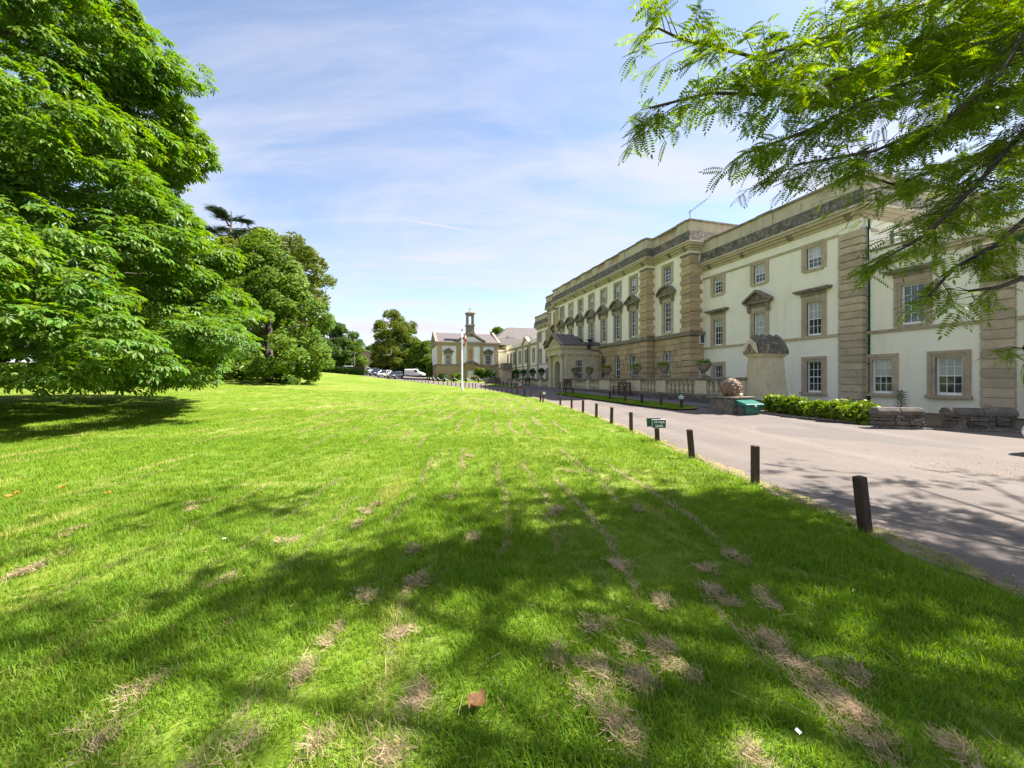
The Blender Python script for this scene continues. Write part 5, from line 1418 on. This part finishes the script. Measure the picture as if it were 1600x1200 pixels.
for i, t in enumerate(URNS):
    k = 120 if i < 6 else 260; h = (.22 if i < 6 else .5)
    a = NR.uniform(0, 6.28, k); r = np.sqrt(NR.random(k)) * (.36 if i < 6 else .42)
    pos = np.stack([r * np.cos(a), r * np.sin(a), .78 + h * NR.random(k) * (1 - (r / .5) ** 2)], -1)
    ax = np.stack([np.cos(a), np.sin(a), NR.uniform(-.2, .8, k)], -1)
    V, F = scatter(*CL, pos, frames(ax, unit(k) + np.array([0, 0, .8])), NR.uniform(.09, .16, k))
    ob('planting', kind='stuff', me=raw_mesh('planting', V, F, (M_POTPL, M_HYD, M_POTPL, M_HYD, M_POTPL, M_OLIVE)[i] if i < 6 else M_HEDGE), parent=t)

# ------------------------------------------------------------------ honey locust overhanging from the right
BR = [[(7.59, 5.6, 7.37), (5.24, 5, 6.39), (3.63, 4.5, 5.55), (2.57, 4.2, 5.06), (1.68, 4.0, 5.09), (1.47, 4.0, 5.19)],
[(7.59, 5.6, 6.83), (4.8, 4.8, 5.7), (3.19, 4.3, 4.72), (2.05, 4.1, 4.61), (1.41, 4.0, 4.39)],
[(7.59, 5.6, 6.46), (4.55, 4.7, 5.12), (3.19, 4.3, 4.34), (2.47, 4.2, 4.04)],
[(7.05, 5.2, 5.62), (5.19, 4.6, 4.75), (3.95, 4.3, 4.13), (3.01, 4.2, 3.92)],
[(6.77, 5.0, 5.14), (5.18, 4.4, 3.84), (4.3, 4.1, 3.16), (3.87, 4.0, 2.93)],
[(6.23, 4.6, 3.75), (5.11, 4.2, 3.06), (4.45, 4.0, 2.77), (4.1, 3.9, 2.47)],
[(5.96, 4.4, 2.88), (5.03, 4.1, 2.6), (4.61, 4.0, 2.54)],
[(5.83, 4.2, 2.48), (5.16, 4.0, 1.96)],
[(8.67, 6.4, 5.5), (6.77, 6, 4.97), (5.52, 5.7, 4.44), (4.7, 5.5, 4.52)],
[(9.21, 6.8, 8.81), (7.02, 6.4, 7.15), (5.23, 6, 6.13), (4.12, 5.8, 6.07)],
[(7.59, 5.6, 4.57), (6.5, 5.3, 3.98), (5.51, 5.1, 3.81)], [(5.96, 4.4, 5.93), (5.03, 4.1, 4.78), (4.39, 4, 4.25)]]
LX, LY = 11.6, 1.6
lo_t = thing('locust_tree', 'honey locust with feathery pinnate leaves overhanging the drive', 'tree', (LX, LY, gz(LX, LY)))
m = MB()
off_ = Vector((LX, LY, 0))
def rel(p): return Vector(p) - off_
fork = Vector((0, 0, 4.2))
m.tube([(0, 0, -.2), (0, 0, .3), (-.1, .1, 2), fork, (-.6, .6, 7), (-.9, .9, 10.5)], [.42, .32, .26, .22, .15, .05], 10)
LP, LA = [], []
def poly(pts, step):
    out = []
    for a, b in zip(pts[:-1], pts[1:]):
        n = max(1, int((b - a).length / step))
        for i in range(n): out.append((a.lerp(b, i / n), (b - a).normalized()))
    return out
def leafy(p, d, n, spread, bias=Vector((0, 0, -.1))):
    """one twig with leaves from point p"""
    side = d.cross(Vector((0, 0, 1))).normalized()
    dirn = (d * RND.uniform(.3, 1.0) + side * RND.choice((-1, 1)) * RND.uniform(.3, 1.1) + Vector((0, 0, RND.uniform(-.45, .35)))).normalized()
    ln = spread * RND.uniform(.5, 1.2); q = p + dirn * ln + bias * ln
    m.tube([p, p.lerp(q, .5) + Vector((0, 0, .03)), q], [.005, .004, .002], 4)
    for k in range(n):
        s = RND.uniform(.25, 1.05); o_ = p.lerp(q, s)
        LP.append(tuple(o_)); v_ = dirn * .5 + Vector((RND.gauss(0, .9), RND.gauss(0, .9), RND.gauss(-.3, .4))); LA.append(tuple(v_))
DENS = [1, 1, 1, 1, .9, .5, .3, .0, .9, 1, .7, 1]
for b, dn in zip(BR, DENS):
    pts = [rel(p) for p in b]
    src = Vector((-.3, .3, min(9.0, max(4.4, pts[0].z * .8 + 1.2))))
    m.tube([src, src.lerp(pts[0], .5) + Vector((0, 0, .35)), pts[0]] , [.038, .032, .026], 7)
    n = len(pts); m.tube(pts, [.024 * (1 - i / n) ** .8 + .004 for i in range(n)], 6)
    full = poly([src.lerp(pts[0], .55)] + pts, .075)
    for i, (p, d) in enumerate(full):
        if RND.random() > dn: continue
        leafy(p, d, RND.randint(5, 8), .5 if dn > .6 else .34)
        if RND.random() < .65 and dn > .6 and i < .88 * len(full): leafy(p, d, 6, .8)
    for k in range(3): leafy(pts[-1], (pts[-1] - pts[-2]).normalized(), 4, .3)
# upper crown, mostly above the drive and lawn
cnt = 0
while cnt < 225:
    v_ = Vector((RND.gauss(0, 1), RND.gauss(0, 1), RND.gauss(0, 1))).normalized() * RND.random() ** .4
    p = Vector((8.2 + v_.x * 9.2, 3.9 + v_.y * 6.6, 9.4 + v_.z * 3.0))
    if p.z < 6.2: continue
    if p.y > 0.2:
        e, s = (p.z - 1.65) / p.y, p.x / p.y
        if e < 1.12 and s < 1.45 and not (e > .78 and s > .78): continue
    cnt += 1
    if RND.random() < .14:
        a = Vector((-.7, .7, RND.uniform(6, 9.5))); q = rel(p); m.tube([a, a.lerp(q, .5) + Vector((0, 0, .4)), q], [.08, .05, .015], 5)
    for k in range(5): leafy(rel(p), Vector((RND.gauss(0, 1), RND.gauss(0, 1), .05)).normalized(), 5, .8)
LP = np.array(LP); LA = np.array(LA); n = len(LP)
V, F = scatter(*PIN, LP, frames(LA, np.tile([0, 0, 1.], (n, 1)) + unit(n) * .45), .215 * NR.uniform(.7, 1.2, n))
ob('crown', raw_mesh('crown', V, F, M_LOCUST), lo_t); ob('trunk', m.mesh('trunk', M_TWIG, True), lo_t)

# ------------------------------------------------------------------ grass blades on the lawn
def tuft(seed, nb, hmin, hmax, rad, wd, lean):
    r = np.random.default_rng(seed); V = []; F = []
    for i in range(nb):
        a, rr = r.uniform(0, 6.28), rad * math.sqrt(r.random()); b0 = np.array([rr * math.cos(a), rr * math.sin(a), -.01])
        h = r.uniform(hmin, hmax); la = r.uniform(0, 6.28); ln = np.array([math.cos(la), math.sin(la), 0]) * h * r.uniform(.1, lean)
        sd = np.array([-math.sin(la), math.cos(la), 0]) * wd * r.uniform(.7, 1.3); b = len(V)
        m1 = b0 + ln * .3 + np.array([0, 0, h * .55]); tp = b0 + ln + np.array([0, 0, h * r.uniform(.75, 1)])
        V += [b0 - sd, b0 + sd, m1 + sd * .8, m1 - sd * .8, tp]; F += [(b, b + 1, b + 2), (b, b + 2, b + 3), (b + 3, b + 2, b + 4)]
    return np.array(V), np.array(F)
tc_ = bpy.data.collections.new('tuft_sources')
for i in range(7):
    V, F = tuft(20 + i, 14, .025, .08, .055, .0022, .9)
    o = bpy.data.objects.new('tuft', raw_mesh('tuft', V, F, M_BLADE)); tc_.objects.link(o)
def sample(n, y0, y1, sl=1.5):
    y = np.sqrt(NR.random(n) * (y1 ** 2 - y0 ** 2) + y0 ** 2); x = NR.uniform(-1, 1, n) * (sl * y + .8); return x, y
gx, gy, gs_ = [], [], []
for y0, y1, n, sc in ((1.0, 3.2, 17000, 1.0), (3.2, 6, 20000, 1.15), (6, 11, 20000, 1.6), (11, 20, 22000, 2.3), (20, 38, 16000, 3.2)):
    x, y = sample(n, y0, y1); gx.append(x); gy.append(y); gs_.append(np.full(n, sc))
gx, gy, gs_ = map(np.concatenate, (gx, gy, gs_))
ex = edge_x(gy); keep = gx < ex - .10 - .1 * NR.random(len(gx)) + .12 * np.sin(gy * 3.1)
keep |= (gx < ex + .10) & (NR.random(len(gx)) < .3)
patch = np.sin(gx * 1.9 + np.sin(gy * 1.3)) * np.sin(gy * 1.1 + gx * .4)
keep &= NR.random(len(gx)) < .82 + .18 * patch
gx, gy, gs_ = gx[keep], gy[keep], gs_[keep] * (1 + .18 * patch[keep])
# verge strip too
vv, uu = NR.uniform(13.15, 14.55, 2600), NR.uniform(16.6, 32, 2600); wx, wy = wld(vv, uu)
gx = np.concatenate([gx, wx]); gy = np.concatenate([gy, wy]); gs_ = np.concatenate([gs_, np.full(2600, 1.5)])
n = len(gx); gzv = G(gx, gy); gzv[-2600:] += .085
me = bpy.data.meshes.new('grass'); me.vertices.add(n); me.vertices.foreach_set('co', np.stack([gx, gy, gzv], -1).astype(np.float32).ravel())
rt = np.stack([NR.normal(0, .1, n), NR.normal(0, .1, n), NR.uniform(0, 6.28, n)], -1).astype(np.float32)
sc = np.stack([gs_ * 1.05, gs_ * 1.05, np.minimum(gs_, 1.35) * NR.uniform(.7, 1.3, n)], -1).astype(np.float32)
for nm, dt, val in (('rot', 'FLOAT_VECTOR', rt), ('scl', 'FLOAT_VECTOR', sc)):
    at = me.attributes.new(nm, dt, 'POINT'); at.data.foreach_set('vector', val.ravel())
at = me.attributes.new('idx', 'INT', 'POINT'); at.data.foreach_set('value', NR.integers(0, 7, n).astype(np.int32))
me.materials.append(M_BLADE)
gobj = ob('grass', me, kind='stuff', label='short mown green grass blades covering the lawn')
ng = bpy.data.node_groups.new('grass_scatter', 'GeometryNodeTree')
ng.interface.new_socket('Geometry', in_out='INPUT', socket_type='NodeSocketGeometry'); ng.interface.new_socket('Geometry', in_out='OUTPUT', socket_type='NodeSocketGeometry')
gi = ng.nodes.new('NodeGroupInput'); go = ng.nodes.new('NodeGroupOutput'); ip = ng.nodes.new('GeometryNodeInstanceOnPoints')
ci = ng.nodes.new('GeometryNodeCollectionInfo'); ci.inputs['Collection'].default_value = tc_; ci.inputs['Separate Children'].default_value = True; ci.inputs['Reset Children'].default_value = True
ip.inputs['Pick Instance'].default_value = True
def named(nm, dt):
    q = ng.nodes.new('GeometryNodeInputNamedAttribute'); q.data_type = dt; q.inputs['Name'].default_value = nm; return q.outputs['Attribute']
ng.links.new(gi.outputs[0], ip.inputs['Points']); ng.links.new(ci.outputs[0], ip.inputs['Instance'])
ng.links.new(named('idx', 'INT'), ip.inputs['Instance Index'])
e2r = ng.nodes.new('FunctionNodeEulerToRotation'); ng.links.new(named('rot', 'FLOAT_VECTOR'), e2r.inputs[0]); ng.links.new(e2r.outputs[0], ip.inputs['Rotation'])
ng.links.new(named('scl', 'FLOAT_VECTOR'), ip.inputs['Scale']); ng.links.new(ip.outputs[0], go.inputs[0])
md = gobj.modifiers.new('scatter', 'NODES'); md.node_group = ng

# ------------------------------------------------------------------ dry cuttings, leaves, litter
HAY = [(-0.73, 2.52), (-0.46, 2.02), (-0.89, 1.79), (-1.85, 1.79), (0.49, 1.9), (0.54, 1.8), (0.46, 2.02), (0.94, 2.24), (0.52, 2.17), (0.71, 2.19), (0.95, 2.4), (0.96, 3.5), (1.56, 3.03), (1.59, 2.9), (1.91, 3.03), (1.66, 2.45), (1.62, 2.29), (1.89, 2.17), (1.03, 1.73), (1.66, 1.74), (-1.11, 2.99), (-2.33, 3.18), (-2.31, 3.98), (-1.14, 2.52), (-1.79, 4.94), (-1.75, 5.18), (-0.93, 3.83), (-0.39, 4.05), (-0.74, 3.27), (1.01, 6.95), (1.59, 4.94), (-4.11, 3.45), (-4.73, 4.31), (-4.14, 3.33), (0.24, 2.29), (-0.82, 3.18), (-0.88, 5.47), (-0.87, 8.34), (0.56, 4.94), (0.53, 2.61), (1.69, 3.38), (1.08, 2.9), (1.69, 1.9), (1.66, 1.98), (-1.17, 2.19), (-1.21, 1.74), (-0.5, 1.73), (2.02, 3.69), (-3.98, 4.94), (-4.09, 5.18), (-1.74, 4.5), (-1.95, 2.02), (1.95, 1.73), (0.7, 2.08), (1.68, 2.19)]
rows_ = []
for X0 in (-9.5, -7.6, -5.9, -4.5, -3.4, -2.5, -1.85, -1.2, -.62, .1, .62, 1.08, 1.62, 2.25):
    ph_ = RND.uniform(0, 6); y = 1.5
    while y < 30:
        if math.sin(y * .9 + ph_) + .7 * math.sin(y * 2.3 + 2 * ph_) > .05: rows_.append((X0 - .045 * y + .07 * math.sin(y * 1.1 + ph_) + RND.gauss(0, .025), y, RND.uniform(.04, .24) * (1 + .08 * y)))
        y += RND.uniform(.05, .16) * (1 + .09 * y)
strands = []
def clump(x, y, w_, row=False):
    if x > edge_x(y) - .2: return
    g0 = gz(x, y); a0 = math.pi / 2 + RND.gauss(0, .12 if row else .6); n_ = int(160 * w_) + 3
    for k in range(n_):
        s, t = (RND.gauss(0, .09 * (1 + .05 * y)), RND.gauss(0, .014 + .03 * w_)) if row else (RND.gauss(0, .04 * w_ + .02), RND.gauss(0, .028 * w_ + .01))
        cx, cy_ = x + s * math.cos(a0) - t * math.sin(a0), y + s * math.sin(a0) + t * math.cos(a0)
        a = a0 + RND.gauss(0, .35 if row else 1.0); ln = RND.uniform(.02, .065); cz = g0 + .026 + RND.random() ** 1.8 * .03 * w_; bend = RND.gauss(0, .28)
        strands.append((cx, cy_, cz, a, ln, bend, RND.uniform(-.012, .015)))
for x, y in HAY:
    clump(x, y, RND.uniform(.55, 1.0))
    for k in range(2): clump(x + RND.gauss(0, .05), y + RND.gauss(0, .09), RND.uniform(.3, .8))
for x, y, w_ in rows_: clump(x, y, w_, True)
for k in range(500):          # loose single stalks
    y = 1.6 + 9 * RND.random() ** 1.5; x = RND.uniform(-1.4, 1.0) * y
    if x < edge_x(y) - .2: strands.append((x, y, gz(x, y) + RND.uniform(.025, .05), RND.uniform(0, 6.3), RND.uniform(.04, .13), RND.gauss(0, .3), RND.uniform(-.015, .015)))
V = []; F = []
for cx, cy_, cz, a, ln, bend, dz in strands:
    wv = .0005 * (1 + .34 * cy_); b = len(V); x, y = cx, cy_
    for i in range(3):
        aa = a + bend * (i - 1); 
        V += [(x - wv * math.sin(aa), y + wv * math.cos(aa), cz + dz * (i - 1)), (x + wv * math.sin(aa), y - wv * math.cos(aa), cz + dz * (i - 1) + .001)]
        x += math.cos(aa) * ln / 2; y += math.sin(aa) * ln / 2
    F += [(b, b + 1, b + 3, b + 2), (b + 2, b + 3, b + 5, b + 4)]
ob('dry_grass_cuttings', raw_mesh('dry_grass_cuttings', np.array(V), np.array(F), M_HAY), kind='stuff', label='straw coloured dried mowings lying in rows on the lawn')

def curled_leaf(name, label, x, y, s, m, rz, group=None):
    k = MB(); n_ = 7
    for i in range(n_):
        t = i / (n_ - 1); w_ = .5 * math.sin(math.pi * min(.98, .06 + t * .92)) ** .8
        for j in (-1, -.5, 0, .5, 1): k.v.append(((t - .5) * 1.2, j * w_, .42 * (abs(j) ** 1.3) * (.6 + .4 * math.sin(5 * t + 1)) + .5 * (t - .5) ** 2 + .09 * math.sin(9 * t + 4 * j)))
    for i in range(n_ - 1):
        for j in range(4): a = i * 5 + j; k.f.append((a, a + 5, a + 6, a + 1))
    o = ob(name, k.mesh(name, m, True), None, (x, y, gz(x, y) + .04), (.1, -.12, rz), (s, s, s * .8))
    return tag(o, label, 'leaf', group)
curled_leaf('dead_leaf', 'big curled brown dead leaf lying on the shaded grass', -.175, 1.98, .095, M_BROWN, .9)
for x, y in ((-6.9, 5.45), (-7.0, 5.6), (-6.95, 5.2), (-5.7, 5.6), (-6.7, 5.9)):
    curled_leaf('fallen_leaf', 'small orange fallen leaf on the sunlit lawn below the chestnut', x, y, .075, M_ORANGE, RND.uniform(0, 6), 'orange leaves below the chestnut')
for k, (x, y) in enumerate(((1.305, 1.81), (-2.9, 4.0))):
    curled_leaf('white_petal', ('round white petal caught in the grass near dry cuttings', 'tiny white petal on the sunny grass')[k], x, y, .026, M_LETTER, 1.2)
V = []; F = []
for k in range(2600):          # flakes of litter on the drive edge and under the locust
    if k < 1500: y = RND.uniform(2, 14); x = float(edge_x(y)) + abs(RND.gauss(0, .16)) - .1
    else: x = RND.gauss(9.5, 1.6); y = RND.gauss(7.2, .7)
    if x < edge_x(y) - .15: continue
    a = RND.uniform(0, 6.3); s = RND.uniform(.004, .012); z = gz(x, y) + RND.uniform(.02, .03); b = len(V); c_, s_ = math.cos(a) * s, math.sin(a) * s
    V += [(x - c_ * 1.6, y - s_ * 1.6, z), (x - s_, y + c_, z + .006), (x + c_ * 1.6, y + s_ * 1.6, z), (x + s_, y - c_, z + .004)]; F.append((b, b + 1, b + 2, b + 3))
ob('leaf_litter', raw_mesh('leaf_litter', np.array(V), np.array(F), mat('litter', (.42, .31, .12), (.22, .14, .06), 20, .85, island=.4)), kind='stuff', label='scattered dry leaflets along the drive edge')
